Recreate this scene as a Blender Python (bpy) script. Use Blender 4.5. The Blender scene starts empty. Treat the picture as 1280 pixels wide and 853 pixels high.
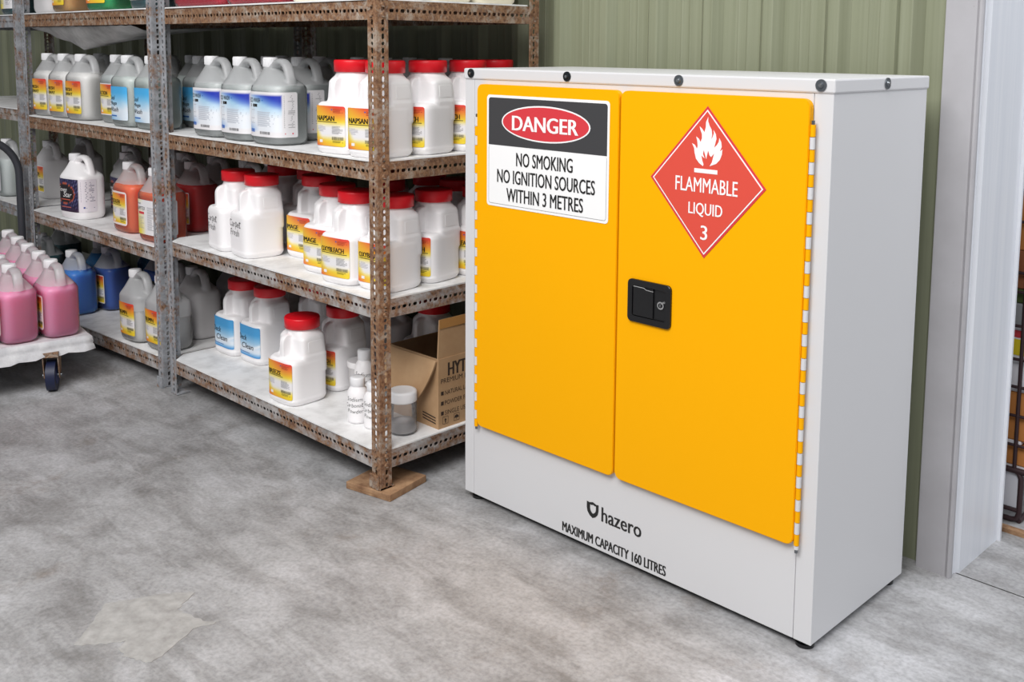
import bpy, bmesh, math, random
from mathutils import Vector, Matrix
random.seed(7)
sc = bpy.context.scene
COL = sc.collection

# ------------------------------------------------------------------ camera
cd = bpy.data.cameras.new('camera'); cam = bpy.data.objects.new('camera', cd); COL.objects.link(cam)
YAW, PITCH, ROLL = -0.7802, 0.1178, -0.0071
fw = Vector((math.sin(YAW)*math.cos(PITCH), math.cos(YAW)*math.cos(PITCH), -math.sin(PITCH)))
rt = Vector((math.cos(YAW), -math.sin(YAW), 0)); dn = fw.cross(rt)
r2 = math.cos(ROLL)*rt + math.sin(ROLL)*dn; d2 = -math.sin(ROLL)*rt + math.cos(ROLL)*dn
mw = Matrix((r2, -d2, -fw)).transposed().to_4x4(); mw.translation = (2.154, -1.950, 1.317)
cam.matrix_world = mw
cd.sensor_width = 36; cd.sensor_fit = 'HORIZONTAL'; cd.lens = 1289.85/1280*36
cd.shift_x = (640-652.1)/1280; cd.shift_y = (210.15-426.5)/1280
cd.clip_start = .05
sc.camera = cam

# ------------------------------------------------------------------ light and exposure
sc.view_settings.view_transform = 'Standard'; sc.view_settings.look = 'None'
sc.view_settings.gamma = 1; sc.view_settings.use_curve_mapping = False
sc.view_settings.exposure = 0.0
sc.cycles.transparent_max_bounces = 32
w = bpy.data.worlds.new('world'); sc.world = w; w.use_nodes = True
bg = w.node_tree.nodes['Background']; bg.inputs[0].default_value = (.93, .96, 1.0, 1); bg.inputs[1].default_value = .20
def area(name, loc, target, sx, sy, power, col=(1, 1, 1)):
    l = bpy.data.lights.new(name, 'AREA'); l.shape = 'RECTANGLE'; l.size = sx; l.size_y = sy; l.energy = power; l.color = col
    o = bpy.data.objects.new(name, l); COL.objects.link(o); o.location = loc
    o.rotation_euler = (Vector(target)-Vector(loc)).to_track_quat('-Z', 'Y').to_euler(); return o
area('doorway_daylight', (1.5, -3.7, 4.4), (-.3, 0, .6), 4.0, 2.2, 326, (1, .985, .975))
area('overhead_fill', (.6, -1.4, 4.6), (.6, -.6, 0), 2.4, 1.6, 22, (.97, .985, 1))  # unseen fill lamp, added to brighten the floor and cabinet top
area('yard_daylight', (4.6, .0, 2.6), (.9, .2, .5), 2.4, 2.0, 12, (.95, .96, 1))
area('open_yard', (3.2, 2.0, 3.0), (1.3, .75, .6), 2.2, 2.2, 62, (.92, .95, 1))

# ------------------------------------------------------------------ materials
def lin(c):
    return tuple((x/12.92 if x <= .04045 else ((x+.055)/1.055)**2.4) for x in c)
def rgb(r, g, b): return lin((r/255, g/255, b/255))
MATS = {}
def pbr(name, col, rough=.5, metal=0., spec=.5, coat=0.):
    if name in MATS: return MATS[name]
    m = bpy.data.materials.new(name); m.use_nodes = True
    b = m.node_tree.nodes['Principled BSDF']
    b.inputs['Base Color'].default_value = (*col, 1); b.inputs['Roughness'].default_value = rough
    b.inputs['Metallic'].default_value = metal; b.inputs['Specular IOR Level'].default_value = spec
    b.inputs['Coat Weight'].default_value = coat
    MATS[name] = m; return m
def nd(m, t, **k):
    n = m.node_tree.nodes.new(t)
    for a, b in k.items(): setattr(n, a, b)
    return n
def ramp(m, stops):
    r = nd(m, 'ShaderNodeValToRGB'); e = r.color_ramp.elements
    while len(e) < len(stops): e.new(.5)
    for i, (p, c) in enumerate(stops): e[i].position = p; e[i].color = (*c, 1)
    return r
def noise(m, scale, detail=6, rough=.6, vec=None, dist=0):
    n = nd(m, 'ShaderNodeTexNoise'); n.inputs['Scale'].default_value = scale; n.inputs['Detail'].default_value = detail
    n.inputs['Roughness'].default_value = rough; n.inputs['Distortion'].default_value = dist
    if vec is not None: m.node_tree.links.new(vec, n.inputs['Vector'])
    return n
def mixc(m, fac, a, b, mode='MIX'):
    x = nd(m, 'ShaderNodeMix', data_type='RGBA', blend_type=mode); L = m.node_tree.links
    for s, v in ((x.inputs[0], fac), (x.inputs[6], a), (x.inputs[7], b)):
        if hasattr(v, 'is_output'): L.new(v, s)
        else: s.default_value = v if not isinstance(v, tuple) else (*v, 1)
    return x.outputs[2]
def bump(m, h, strength, dist=.002):
    b = nd(m, 'ShaderNodeBump'); b.inputs['Strength'].default_value = strength; b.inputs['Distance'].default_value = dist
    m.node_tree.links.new(h, b.inputs['Height'])
    m.node_tree.links.new(b.outputs[0], m.node_tree.nodes['Principled BSDF'].inputs['Normal'])
def setcol(m, out): m.node_tree.links.new(out, m.node_tree.nodes['Principled BSDF'].inputs['Base Color'])

def rust(name, amount, grey=(.36, .36, .37)):
    m = pbr(name, (.3, .3, .3), .72, .0, .3)
    tc = nd(m, 'ShaderNodeTexCoord').outputs['Object']
    n1 = noise(m, 11, 9, .72, tc); n2 = noise(m, 70, 6, .75, tc); n3 = noise(m, 28, 5, .6, tc)
    r1 = ramp(m, [(max(0, .68-amount*.42), (0, 0, 0)), (min(1, .76-amount*.36), (1, 1, 1))]); m.node_tree.links.new(n1.outputs[0], r1.inputs[0])
    r2 = ramp(m, [(.28, (.05, .024, .018)), (.42, (.15, .075, .045)), (.56, (.29, .16, .085)), (.70, (.46, .34, .24))]); m.node_tree.links.new(n2.outputs[0], r2.inputs[0])
    r3 = ramp(m, [(.35, tuple(g*.72 for g in grey)), (.65, tuple(g*1.25 for g in grey))]); m.node_tree.links.new(n3.outputs[0], r3.inputs[0])
    sp = ramp(m, [(.58, (0, 0, 0)), (.66, (1, 1, 1))]); m.node_tree.links.new(n2.outputs[0], sp.inputs[0])
    n6 = noise(m, 24, 8, .75, tc, .8); r6 = ramp(m, [(.50, (0, 0, 0)), (.60, (1, 1, 1))]); m.node_tree.links.new(n6.outputs[0], r6.inputs[0])
    base0 = mixc(m, mixc(m, .62, (0, 0, 0), r6.outputs[0]), r2.outputs[0], tuple(g*.95 for g in grey))
    spf = mixc(m, min(1., amount*.8), (0, 0, 0), sp.outputs[0])
    base = mixc(m, r1.outputs[0], r3.outputs[0], base0)
    setcol(m, mixc(m, spf, base, (.11, .05, .03)))
    bump(m, n2.outputs[0], .35)
    return m
RUST_HI = rust('rusted_steel', .86, (.45, .40, .34)); RUST_MID = rust('half_rusted_steel', .58, (.40, .38, .37)); RUST_LO = rust('spotted_grey_steel', .45, (.31, .32, .34))
CAB = pbr('cabinet_grey_paint', rgb(214, 214, 216), .42, 0, .3)
YEL = pbr('cabinet_yellow_paint', rgb(250, 176, 0), .5, 0, .12)
BLACK = pbr('black_plastic', (.008, .008, .009), .3, 0, .5)
INK = pbr('black_ink', (.012, .012, .012), .6)
DARK = pbr('sign_charcoal', rgb(62, 62, 64), .5)
WHITE = pbr('sign_white', (.93, .93, .93), .45)
SRED = pbr('sign_red', rgb(214, 58, 66), .5)
DRED = pbr('diamond_red', rgb(220, 78, 62), .5)
SGREY = pbr('sign_line_grey', rgb(150, 150, 150), .5)
ZINC = pbr('zinc_bolt', rgb(120, 125, 130), .35, .8)
BLKBOLT = pbr('blackened_bolt', (.02, .025, .03), .4, .5)
CHROME = pbr('chrome', (.75, .75, .75), .15, 1)
HDPE = pbr('white_moulded_plastic', rgb(247, 245, 246), .38, 0, .45)
NAT = pbr('milky_plastic', rgb(205, 203, 204), .42, 0, .4)
CAPW = pbr('white_cap_plastic', rgb(240, 240, 242), .4)
REDCAP = pbr('red_lid_plastic', rgb(226, 18, 34), .38)
CREAM = pbr('cream_plastic', rgb(236, 228, 208), .45)
RUBBER = pbr('dark_blue_tyre', rgb(22, 30, 62), .5)
TUBE = pbr('dark_grey_tube', rgb(66, 68, 74), .45, .3)
GREY = pbr('grey_paint', rgb(150, 152, 156), .5)
KRAFT = pbr('brown_card', rgb(186, 150, 112), .8)
KRAFTIN = pbr('card_inside', rgb(150, 116, 84), .85)
TAPE = pbr('brown_tape', rgb(176, 128, 74), .3)
def noisy(m, a, b, scale, lo=.35, hi=.65, detail=6):
    tc = nd(m, 'ShaderNodeTexCoord').outputs['Object']; n = noise(m, scale, detail, .6, tc)
    r = ramp(m, [(lo, a), (hi, b)]); m.node_tree.links.new(n.outputs[0], r.inputs[0]); setcol(m, r.outputs[0]); return n
noisy(KRAFT, rgb(178, 142, 104), rgb(192, 157, 119), 9)
DECK = pbr('white_shelf_sheet', rgb(232, 232, 232), .5); noisy(DECK, rgb(214, 213, 212), rgb(242, 242, 242), 13, .3, .55)
BOARD = pbr('board_darkened_for_shade', rgb(70, 52, 42), .8)  # board underside, made dark to keep bounce light off the wall behind
TIMBER = pbr('raw_timber', rgb(160, 122, 90), .8); noisy(TIMBER, rgb(126, 92, 66), rgb(178, 142, 108), 22)
SHEETP = pbr('grey_plastic_sheet', rgb(176, 176, 174), .5); noisy(SHEETP, rgb(140, 140, 138), rgb(196, 196, 194), 8)
CANVAS = pbr('white_tarpaulin', rgb(214, 214, 216), .6)
nn = noisy(CANVAS, rgb(196, 196, 200), rgb(228, 228, 230), 16); bump(CANVAS, nn.outputs[0], .6, .01)

def clear_mat(nm, thru):
    m = bpy.data.materials.new(nm); m.use_nodes = True; T = m.node_tree; T.nodes.clear()
    out = nd(m, 'ShaderNodeOutputMaterial'); tr = nd(m, 'ShaderNodeBsdfTransparent'); di = nd(m, 'ShaderNodeBsdfDiffuse'); tl = nd(m, 'ShaderNodeBsdfTranslucent'); gl = nd(m, 'ShaderNodeBsdfGlossy')
    di.inputs[0].default_value = (.86, .87, .88, 1); tl.inputs[0].default_value = (.88, .88, .9, 1); gl.inputs['Roughness'].default_value = .28
    a = nd(m, 'ShaderNodeMixShader'); a.inputs[0].default_value = .38; T.links.new(di.outputs[0], a.inputs[1]); T.links.new(tl.outputs[0], a.inputs[2])
    b = nd(m, 'ShaderNodeMixShader'); b.inputs[0].default_value = thru; T.links.new(a.outputs[0], b.inputs[1]); T.links.new(tr.outputs[0], b.inputs[2])
    f = nd(m, 'ShaderNodeFresnel'); f.inputs[0].default_value = 1.35
    c = nd(m, 'ShaderNodeMixShader'); T.links.new(f.outputs[0], c.inputs[0]); T.links.new(b.outputs[0], c.inputs[1]); T.links.new(gl.outputs[0], c.inputs[2])
    T.links.new(c.outputs[0], out.inputs[0]); return m
CLEAR = clear_mat('translucent_jug_plastic', .40); WET = clear_mat('wetted_jug_plastic', .95)
def glass_mat():
    m = bpy.data.materials.new('clear_jar_plastic'); m.use_nodes = True; T = m.node_tree; T.nodes.clear()
    out = nd(m, 'ShaderNodeOutputMaterial'); tr = nd(m, 'ShaderNodeBsdfTransparent'); gl = nd(m, 'ShaderNodeBsdfGlossy'); di = nd(m, 'ShaderNodeBsdfDiffuse')
    tr.inputs[0].default_value = (.93, .93, .94, 1); gl.inputs['Roughness'].default_value = .12; di.inputs[0].default_value = (.85, .85, .86, 1)
    a = nd(m, 'ShaderNodeMixShader'); a.inputs[0].default_value = .16; T.links.new(tr.outputs[0], a.inputs[1]); T.links.new(di.outputs[0], a.inputs[2])
    f = nd(m, 'ShaderNodeFresnel'); f.inputs[0].default_value = 1.4
    c = nd(m, 'ShaderNodeMixShader'); T.links.new(f.outputs[0], c.inputs[0]); T.links.new(a.outputs[0], c.inputs[1]); T.links.new(gl.outputs[0], c.inputs[2])
    T.links.new(c.outputs[0], out.inputs[0]); return m
GLASS = glass_mat()
def print_mat():
    m = pbr('printed_paper', (.8, .8, .8), .5); a = nd(m, 'ShaderNodeVertexColor'); a.layer_name = 'Col'; setcol(m, a.outputs[0]); return m
PRINT = print_mat()
LIQ = {k: pbr('liquid_'+k, rgb(*c), .5, 0, .2) for k, c in dict(clear=(204, 212, 211), milky=(232, 231, 228), pink=(255, 150, 186), orange=(252, 114, 78), blue=(62, 130, 212), navy=(48, 92, 172), teal=(10, 100, 152),
      green=(30, 158, 96), amber=(194, 150, 96), red=(232, 44, 72), darkred=(190, 14, 20), grey=(196, 206, 202), darkteal=(50, 96, 104), paleblue=(170, 200, 226)).items()}

for k, m in LIQ.items():
    p = m.node_tree.nodes['Principled BSDF']; p.inputs['Subsurface Weight'].default_value = .85
    c = p.inputs['Base Color'].default_value; p.inputs['Subsurface Radius'].default_value = (.3+c[0], .3+c[1], .3+c[2]); p.inputs['Subsurface Scale'].default_value = .11

# ------------------------------------------------------------------ mesh helpers
class MB:
    def __init__(s): s.v = []; s.f = []; s.mi = []; s.sm = []; s.mats = []
    def m(s, mat):
        if mat not in s.mats: s.mats.append(mat)
        return s.mats.index(mat)
    def add(s, vs, fs, mat, smooth=False):
        o = len(s.v); s.v += [tuple(v) for v in vs]; k = s.m(mat)
        for f in fs: s.f.append([o+i for i in f]); s.mi.append(k); s.sm.append(smooth)
    def box(s, x0, y0, z0, x1, y1, z1, mat, bev=0):
        if bev:
            b = bmesh.new(); bmesh.ops.create_cube(b, size=1)
            for v in b.verts: v.co = Vector(((x0+x1)/2+v.co.x*(x1-x0), (y0+y1)/2+v.co.y*(y1-y0), (z0+z1)/2+v.co.z*(z1-z0)))
            bmesh.ops.bevel(b, geom=b.edges[:], offset=bev, segments=2, affect='EDGES', profile=.5); s.bm(b, mat); return
        vs = [(x, y, z) for z in (z0, z1) for y in (y0, y1) for x in (x0, x1)]
        s.add(vs, [(0, 2, 3, 1), (4, 5, 7, 6), (0, 1, 5, 4), (2, 6, 7, 3), (0, 4, 6, 2), (1, 3, 7, 5)], mat)
    def bm(s, b, mat, smooth=False):
        b.verts.index_update(); s.add([v.co.copy() for v in b.verts], [[v.index for v in f.verts] for f in b.faces], mat, smooth); b.free()
    def cyl(s, c, r, h, mat, axis='z', seg=24, r2=None, smooth=True):
        r2 = r if r2 is None else r2; a = []; 
        for k in range(seg):
            t = 2*math.pi*k/seg; a.append((math.cos(t), math.sin(t)))
        def P(x, y, z):
            return {'z': (c[0]+x, c[1]+y, c[2]+z), 'y': (c[0]+x, c[1]+z, c[2]+y), 'x': (c[0]+z, c[1]+x, c[2]+y)}[axis]
        vs = [P(x*r, y*r, 0) for x, y in a]+[P(x*r2, y*r2, h) for x, y in a]
        s.add(vs, [(k, (k+1) % seg, seg+(k+1) % seg, seg+k) for k in range(seg)], mat, smooth)
        s.add(vs[:seg], [list(range(seg))[::-1]], mat); s.add(vs[seg:], [list(range(seg))], mat)
    def lathe(s, prof, mat, seg=32, c=(0, 0, 0), smooth=True):
        vs = []
        for r, z in prof:
            for k in range(seg):
                t = 2*math.pi*k/seg; vs.append((c[0]+r*math.cos(t), c[1]+r*math.sin(t), c[2]+z))
        n = len(prof)
        s.add(vs, [(i*seg+k, i*seg+(k+1) % seg, (i+1)*seg+(k+1) % seg, (i+1)*seg+k) for i in range(n-1) for k in range(seg)], mat, smooth)
        s.add(vs[:seg], [list(range(seg))[::-1]], mat); s.add(vs[-seg:], [list(range(seg))], mat)
    def tube(s, path, r, mat, seg=10, cap=True, ry=None):
        pts = [Vector(p) for p in path]; vs = []; up = None
        for i, p in enumerate(pts):
            t = (pts[min(i+1, len(pts)-1)]-pts[max(i-1, 0)]).normalized()
            if up is None: up = Vector((0, 1, 0)) if abs(t.y) < .9 else Vector((1, 0, 0))
            a = (up-t*up.dot(t)).normalized(); b = t.cross(a); up = a
            for k in range(seg):
                q = 2*math.pi*k/seg; vs.append(p+a*math.cos(q)*(ry or r)+b*math.sin(q)*r)
        n = len(pts)
        s.add(vs, [(i*seg+k, i*seg+(k+1) % seg, (i+1)*seg+(k+1) % seg, (i+1)*seg+k) for i in range(n-1) for k in range(seg)], mat, True)
        if cap: s.add(vs[:seg], [list(range(seg))[::-1]], mat); s.add(vs[-seg:], [list(range(seg))], mat)
    def prism(s, poly, f0, f1, mat):
        """poly: 2-D outline; f0/f1 map (a,b) to the two faces; concave outlines allowed"""
        b = bmesh.new(); n = len(poly)
        a0 = [b.verts.new(f0(*p)) for p in poly]; a1 = [b.verts.new(f1(*p)) for p in poly]
        b.faces.new(a0); b.faces.new(a1[::-1])
        for k in range(n): b.faces.new((a0[k], a1[k], a1[(k+1) % n], a0[(k+1) % n]))
        bmesh.ops.recalc_face_normals(b, faces=b.faces[:])
        bmesh.ops.triangulate(b, faces=[f for f in b.faces if len(f.verts) > 4]); s.bm(b, mat)
    def mesh(s, name, recalc=True):
        me = bpy.data.meshes.new(name); me.from_pydata(s.v, [], s.f)
        for m in s.mats: me.materials.append(m)
        me.polygons.foreach_set('material_index', s.mi); me.polygons.foreach_set('use_smooth', s.sm)
        if recalc:
            b = bmesh.new(); b.from_mesh(me); bmesh.ops.recalc_face_normals(b, faces=b.faces[:]); b.to_mesh(me); b.free()
        me.update(); return me
def link(name, me, parent=None, loc=(0, 0, 0), rz=0):
    o = bpy.data.objects.new(name, me); COL.objects.link(o); o.parent = parent; o.location = loc; o.rotation_euler = (0, 0, rz); return o
def thing(name, label, cat, loc=(0, 0, 0), rz=0, group=None, me=None):
    o = link(name, me, None, loc, rz); o['label'] = label; o['category'] = cat
    if group: o['group'] = group
    return o
def struct(name, me, parent=None):
    o = link(name, me, parent)
    if parent is None: o['kind'] = 'structure'
    return o
def rrect(x0, z0, x1, z1, r, n=5):
    out = []
    for cx, cz, a in ((x1-r, z1-r, 0), (x0+r, z1-r, 90), (x0+r, z0+r, 180), (x1-r, z0+r, 270)):
        for k in range(n+1):
            t = math.radians(a+90*k/n); out.append((cx+r*math.cos(t), cz+r*math.sin(t)))
    return out
def ellipse(cx, cz, a, b, n=48): return [(cx+a*math.cos(2*math.pi*k/n), cz+b*math.sin(2*math.pi*k/n)) for k in range(n)]

# text as flat 2-D faces from Blender's own font
TXT = {}
def text2d(body, bold=0., shear=0., spacing=1.0):
    key = (body, bold, shear, spacing)
    if key not in TXT:
        c = bpy.data.curves.new('t', 'FONT'); c.body = body; c.offset = bold; c.shear = shear; c.space_character = spacing; c.resolution_u = 3; c.fill_mode = 'FRONT'
        o = bpy.data.objects.new('t', c); COL.objects.link(o); dg = bpy.context.evaluated_depsgraph_get(); dg.update()
        me = o.evaluated_get(dg).to_mesh(); v = [(p.co.x, p.co.y) for p in me.vertices]; f = [list(p.vertices) for p in me.polygons]
        o.evaluated_get(dg).to_mesh_clear(); bpy.data.objects.remove(o); bpy.data.curves.remove(c)
        x0 = min(p[0] for p in v); x1 = max(p[0] for p in v); y0 = min(p[1] for p in v); y1 = max(p[1] for p in v)
        TXT[key] = ([((a-x0)/(x1-x0), (b-y0)/(y1-y0)) for a, b in v], f, (x1-x0)/(y1-y0))
    return TXT[key]
def put_text(mb, body, fn, mat, bold=0., shear=0., spacing=1.0):
    v, f, asp = text2d(body, 0., shear, spacing); n = max(1, len(body))
    for k, dx in enumerate((0,) if bold < .01 else (-bold*.5, 0, bold*.5)):
        mb.add([tuple(p+q*k*.00006 for p, q in zip(fn(a+dx/asp, b), fn.nrm)) for a, b in v], f, mat)

# ------------------------------------------------------------------ the room
def concrete():
    m = pbr('worn_concrete', (.4, .4, .4), .55, 0, .35)
    tc = nd(m, 'ShaderNodeTexCoord').outputs['Object']
    n1 = noise(m, 1.3, 8, .62, tc, .6); n2 = noise(m, 5.5, 10, .68, tc, .4); n3 = noise(m, 2.4, 6, .6, tc, 1.2); n4 = noise(m, 90, 3, .6, tc); n5 = noise(m, 14, 8, .7, tc, .3)
    L = m.node_tree.links
    r1 = ramp(m, [(.34, rgb(142, 141, 142)), (.52, rgb(174, 174, 176)), (.68, rgb(199, 199, 203))]); L.new(n1.outputs[0], r1.inputs[0])
    r2 = ramp(m, [(.33, rgb(124, 122, 120)), (.5, rgb(182, 182, 183)), (.66, rgb(212, 212, 215))]); L.new(n2.outputs[0], r2.inputs[0])
    a = mixc(m, .46, r1.outputs[0], r2.outputs[0])
    r3 = ramp(m, [(.56, (0, 0, 0)), (.72, (1, 1, 1))]); L.new(n3.outputs[0], r3.inputs[0])
    r5 = ramp(m, [(.45, (0, 0, 0)), (.62, (1, 1, 1))]); L.new(n5.outputs[0], r5.inputs[0])
    st = mixc(m, 1., r3.outputs[0], r5.outputs[0], 'MULTIPLY')
    b = mixc(m, mixc(m, .5, (0, 0, 0), st), a, rgb(128, 112, 96))
    r4 = ramp(m, [(.3, rgb(225, 225, 225)), (.6, (1, 1, 1))]); L.new(n4.outputs[0], r4.inputs[0])
    mp = nd(m, 'ShaderNodeMapping'); mp.inputs['Scale'].default_value = (1.1, 3.4, 1); mp.inputs['Rotation'].default_value = (0, 0, .9); L.new(tc, mp.inputs[0])
    n7 = noise(m, 2.6, 9, .7, mp.outputs[0], .6); r7 = ramp(m, [(.40, rgb(205, 203, 200)), (.56, (1, 1, 1))]); L.new(n7.outputs[0], r7.inputs[0]); b = mixc(m, .65, b, mixc(m, 1., b, r7.outputs[0], 'MULTIPLY'))
    n8 = noise(m, 3.1, 10, .75, mp.outputs[0], .4); r8 = ramp(m, [(.58, (0, 0, 0)), (.70, (1, 1, 1))]); L.new(n8.outputs[0], r8.inputs[0]); b = mixc(m, mixc(m, .45, (0, 0, 0), r8.outputs[0]), b, rgb(206, 205, 206))
    n6 = noise(m, 34, 8, .8, tc, .5); r6 = ramp(m, [(.62, (0, 0, 0)), (.68, (1, 1, 1))]); L.new(n6.outputs[0], r6.inputs[0])
    b = mixc(m, mixc(m, .38, (0, 0, 0), r6.outputs[0]), b, rgb(112, 104, 98))
    setcol(m, mixc(m, 1., b, r4.outputs[0], 'MULTIPLY')); bump(m, n2.outputs[0], .12, .004)
    return m
CONC = concrete()
b = MB(); b.box(-7, -5, -.12, 5, 5, 0, CONC); floor = struct('floor', b.mesh('floor'))
PATCH = pbr('pale_patch', rgb(182, 180, 178), .7); nn = noisy(PATCH, rgb(150, 148, 146), rgb(180, 179, 177), 30, .3, .65)
poly = [(-.037, -1.125), (-.10, -1.055), (-.161, -1.004), (-.15, -.985), (-.145, -.973), (-.118, -.915), (-.093, -.868), (-.07, -.838), (-.057, -.832), (-.03, -.875), (-.017, -.892), (.02, -.888), (.061, -.876), (.085, -.862), (.102, -.859), (.085, -.90), (.098, -.931), (.13, -.998), (.14, -1.025), (.131, -1.044), (.10, -1.052), (.081, -1.065), (.045, -1.06), (.026, -1.035), (.01, -1.062), (-.008, -1.088)]
random.seed(3); pj = []
for k in range(len(poly)):
    p, q = Vector(poly[k]), Vector(poly[(k+1) % len(poly)])
    for t in (0, .33, .66): pj.append(tuple(p.lerp(q, t)+Vector((random.uniform(-.004, .004), random.uniform(-.004, .004)))))
b = MB(); b.prism(pj, lambda x, y: (x, y, .0012), lambda x, y: (x, y, -.002), PATCH); struct('patch', b.mesh('patch'), floor)
JOINT = pbr('joint_dark', (.03, .028, .027), .9)
b = MB(); b.box(1.2, .583, -.004, 5, .5865, .0006, JOINT); struct('joint', b.mesh('joint'), floor)

# ribbed wall
WALL = pbr('olive_wall_sheet', rgb(150, 155, 130), .45, 0, .4)
tc = nd(WALL, 'ShaderNodeTexCoord').outputs['Object']; mp = nd(WALL, 'ShaderNodeMapping'); mp.inputs['Scale'].default_value = (60, 60, .8); WALL.node_tree.links.new(tc, mp.inputs[0])
wn = noise(WALL, 1, 4, .6, mp.outputs[0]); wr = ramp(WALL, [(.3, rgb(128, 132, 108)), (.7, rgb(143, 147, 124))]); WALL.node_tree.links.new(wn.outputs[0], wr.inputs[0]); setcol(WALL, wr.outputs[0])
prof = []; x = -.144-.196*30
while x < 1.06:
    prof += [(x-.058, .575), (x-.055, .575), (x-.033, .549), (x-.030, .548), (x-.004, .548), (x-.001, .549), (x+.021, .575), (x+.024, .575)]
    for t in (.07, .10): prof += [(x+t-.004, .575), (x+t-.001, .5735), (x+t+.001, .5735), (x+t+.004, .575)]
    x += .196
prof = [p for p in prof if p[0] < 1.108]+[(1.11, .575), (1.12, .575)]
b = MB(); n = len(prof); vs = [(x, y, z) for z in (0, 4.2) for x, y in prof]+[(x, y+.004, z) for z in (0, 4.2) for x, y in prof]
b.add(vs, [(i, i+1, n+i+1, n+i) for i in range(n-1)]+[(2*n+i, 3*n+i, 3*n+i+1, 2*n+i+1) for i in range(n-1)], WALL)
struct('wall_back', b.mesh('wall_back', False))
# steel door column: C-section with a rolled lip, then the return face
COLM = pbr('column_paint', rgb(196, 195, 199), .5, 0, .4)
tc = nd(COLM, 'ShaderNodeTexCoord').outputs['Object']; n1 = noise(COLM, 3, 6, .6, tc); n2 = noise(COLM, 38, 5, .7, tc)
r1 = ramp(COLM, [(.3, rgb(160, 158, 161)), (.7, rgb(178, 177, 181))]); COLM.node_tree.links.new(n1.outputs[0], r1.inputs[0])
r2 = ramp(COLM, [(.70, (0, 0, 0)), (.74, (1, 1, 1))]); COLM.node_tree.links.new(n2.outputs[0], r2.inputs[0])
setcol(COLM, mixc(COLM, r2.outputs[0], r1.outputs[0], rgb(110, 98, 92)))
JAMB = pbr('jamb_paint_lit', rgb(206, 210, 220), .4, .15, .5)  # return face coloured paler than the column front to stand in for daylight
tc = nd(JAMB, 'ShaderNodeTexCoord').outputs['Object']; mp = nd(JAMB, 'ShaderNodeMapping'); mp.inputs['Scale'].default_value = (1, 18, .5); JAMB.node_tree.links.new(tc, mp.inputs[0])
n1 = noise(JAMB, 2, 6, .65, mp.outputs[0]); r1 = ramp(JAMB, [(.25, rgb(222, 226, 234)), (.75, rgb(240, 242, 247))]); JAMB.node_tree.links.new(n1.outputs[0], r1.inputs[0]); setcol(JAMB, r1.outputs[0])
out = [(1.112, .60), (1.112, .549), (1.1135, .547), (1.184, .547), (1.187, .5475), (1.1895, .551), (1.1905, .5465), (1.1945, .5425), (1.1995, .543), (1.2025, .547), (1.2030, .554), (1.2005, .559), (1.1965, .562), (1.1965, .580), (1.201, .584), (1.206, .590), (1.206, .84), (1.214, .842), (1.214, .852), (1.112, .852)]
b = MB(); b.prism(out, lambda x, y: (x, y, 0), lambda x, y: (x, y, 4.2), COLM)
me = b.mesh('trim_1'); me.materials.append(JAMB)
for p in me.polygons:
    if p.center.x > 1.1955 and p.center.y > .5615: p.material_index = 1
struct('trim_1', me)
# timber sill strip at the yard edge
b = MB(); b.box(1.0, .905, 0, 4.5, .93, .012, TIMBER); struct('trim_2', b.mesh('trim_2'))

# ------------------------------------------------------------------ safety cabinet
W, D = 1.121, .447
cab = thing('safety_cabinet', 'wide light grey metal flammables cabinet with two yellow doors and warning signs', 'cabinet')
b = MB(); b.box(0, .0035, .0205, W, D, 1.232, CAB, .002)
for x0, x1 in ((0, .0372), (.0384, 1.0764), (1.0776, W)): b.box(x0, 0, .0205, x1, .006, 1.226, CAB, .0012)
b.box(.02, .02, .012, W-.02, D-.02, .021, BLACK)
link('body', b.mesh('body'), cab)
b = MB(); b.box(-.0035, -.0035, 1.224, W+.0035, D+.0035, 1.2545, CAB, .004); link('lid', b.mesh('lid'), cab)
def bolt(mat, loc, axis):
    b = MB(); b.cyl((0, 0, 0), .0125, -.003 if axis == 'y' else .003, mat, axis, 20); b.cyl((0, 0, 0), .0085, -.006 if axis == 'y' else .006, mat, axis, 16, .006); b.cyl((0, 0, 0), .0038, -.007 if axis == 'y' else .007, CHROME, axis, 8)
    return link('bolt', b.mesh('bolt'), cab, loc)
for x, mt in ((.028, BLKBOLT), (.388, BLKBOLT), (.735, ZINC), (1.094, ZINC)): bolt(mt, (x, -.0035, 1.241), 'y')
o = bolt(ZINC, (W+.0035, .23, 1.241), 'x'); 
FP = [None]
for x in (.03, W-.03):
    for y in (.03, D-.03):
        b = MB(); b.cyl((0, 0, 0), .021, .008, BLACK); b.cyl((0, 0, .008), .006, .013, ZINC); link('foot', b.mesh('foot'), cab, (x, y, 0))
# lettering on the kick panel
b = MB()
def onp(x0, z0, x1, z1, y):
    f = lambda a, c: (x0+a*(x1-x0), y, z0+c*(z1-z0)); f.nrm = (0, -1, 0); return f
so = [(.4725, .1415), (.481, .1400), (.493, .1435), (.505, .1400), (.5125, .1415), (.5125, .125), (.510, .114), (.502, .105), (.4925, .1005), (.483, .105), (.475, .114), (.4725, .125)]
si = [(.4925+(x-.4925)*.50+.0012, .122+(z-.122)*.56+.0025) for x, z in so]
n = len(so)
b.add([(x, -.0008, z) for x, z in so+si], [(k, (k+1) % n, n+(k+1) % n, n+k) for k in range(n)], INK)
put_text(b, 'hazero', onp(.5235, .1015, .6515, .1405, -.0008), INK, .06)
link('brand_lettering', b.mesh('brand_lettering', False), cab); b = MB()
put_text(b, 'MAXIMUM CAPACITY 160 LITRES', onp(.388, .0305, .729, .0565, -.0008), INK, .13)
link('capacity_lettering', b.mesh('capacity_lettering', False), cab)

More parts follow.
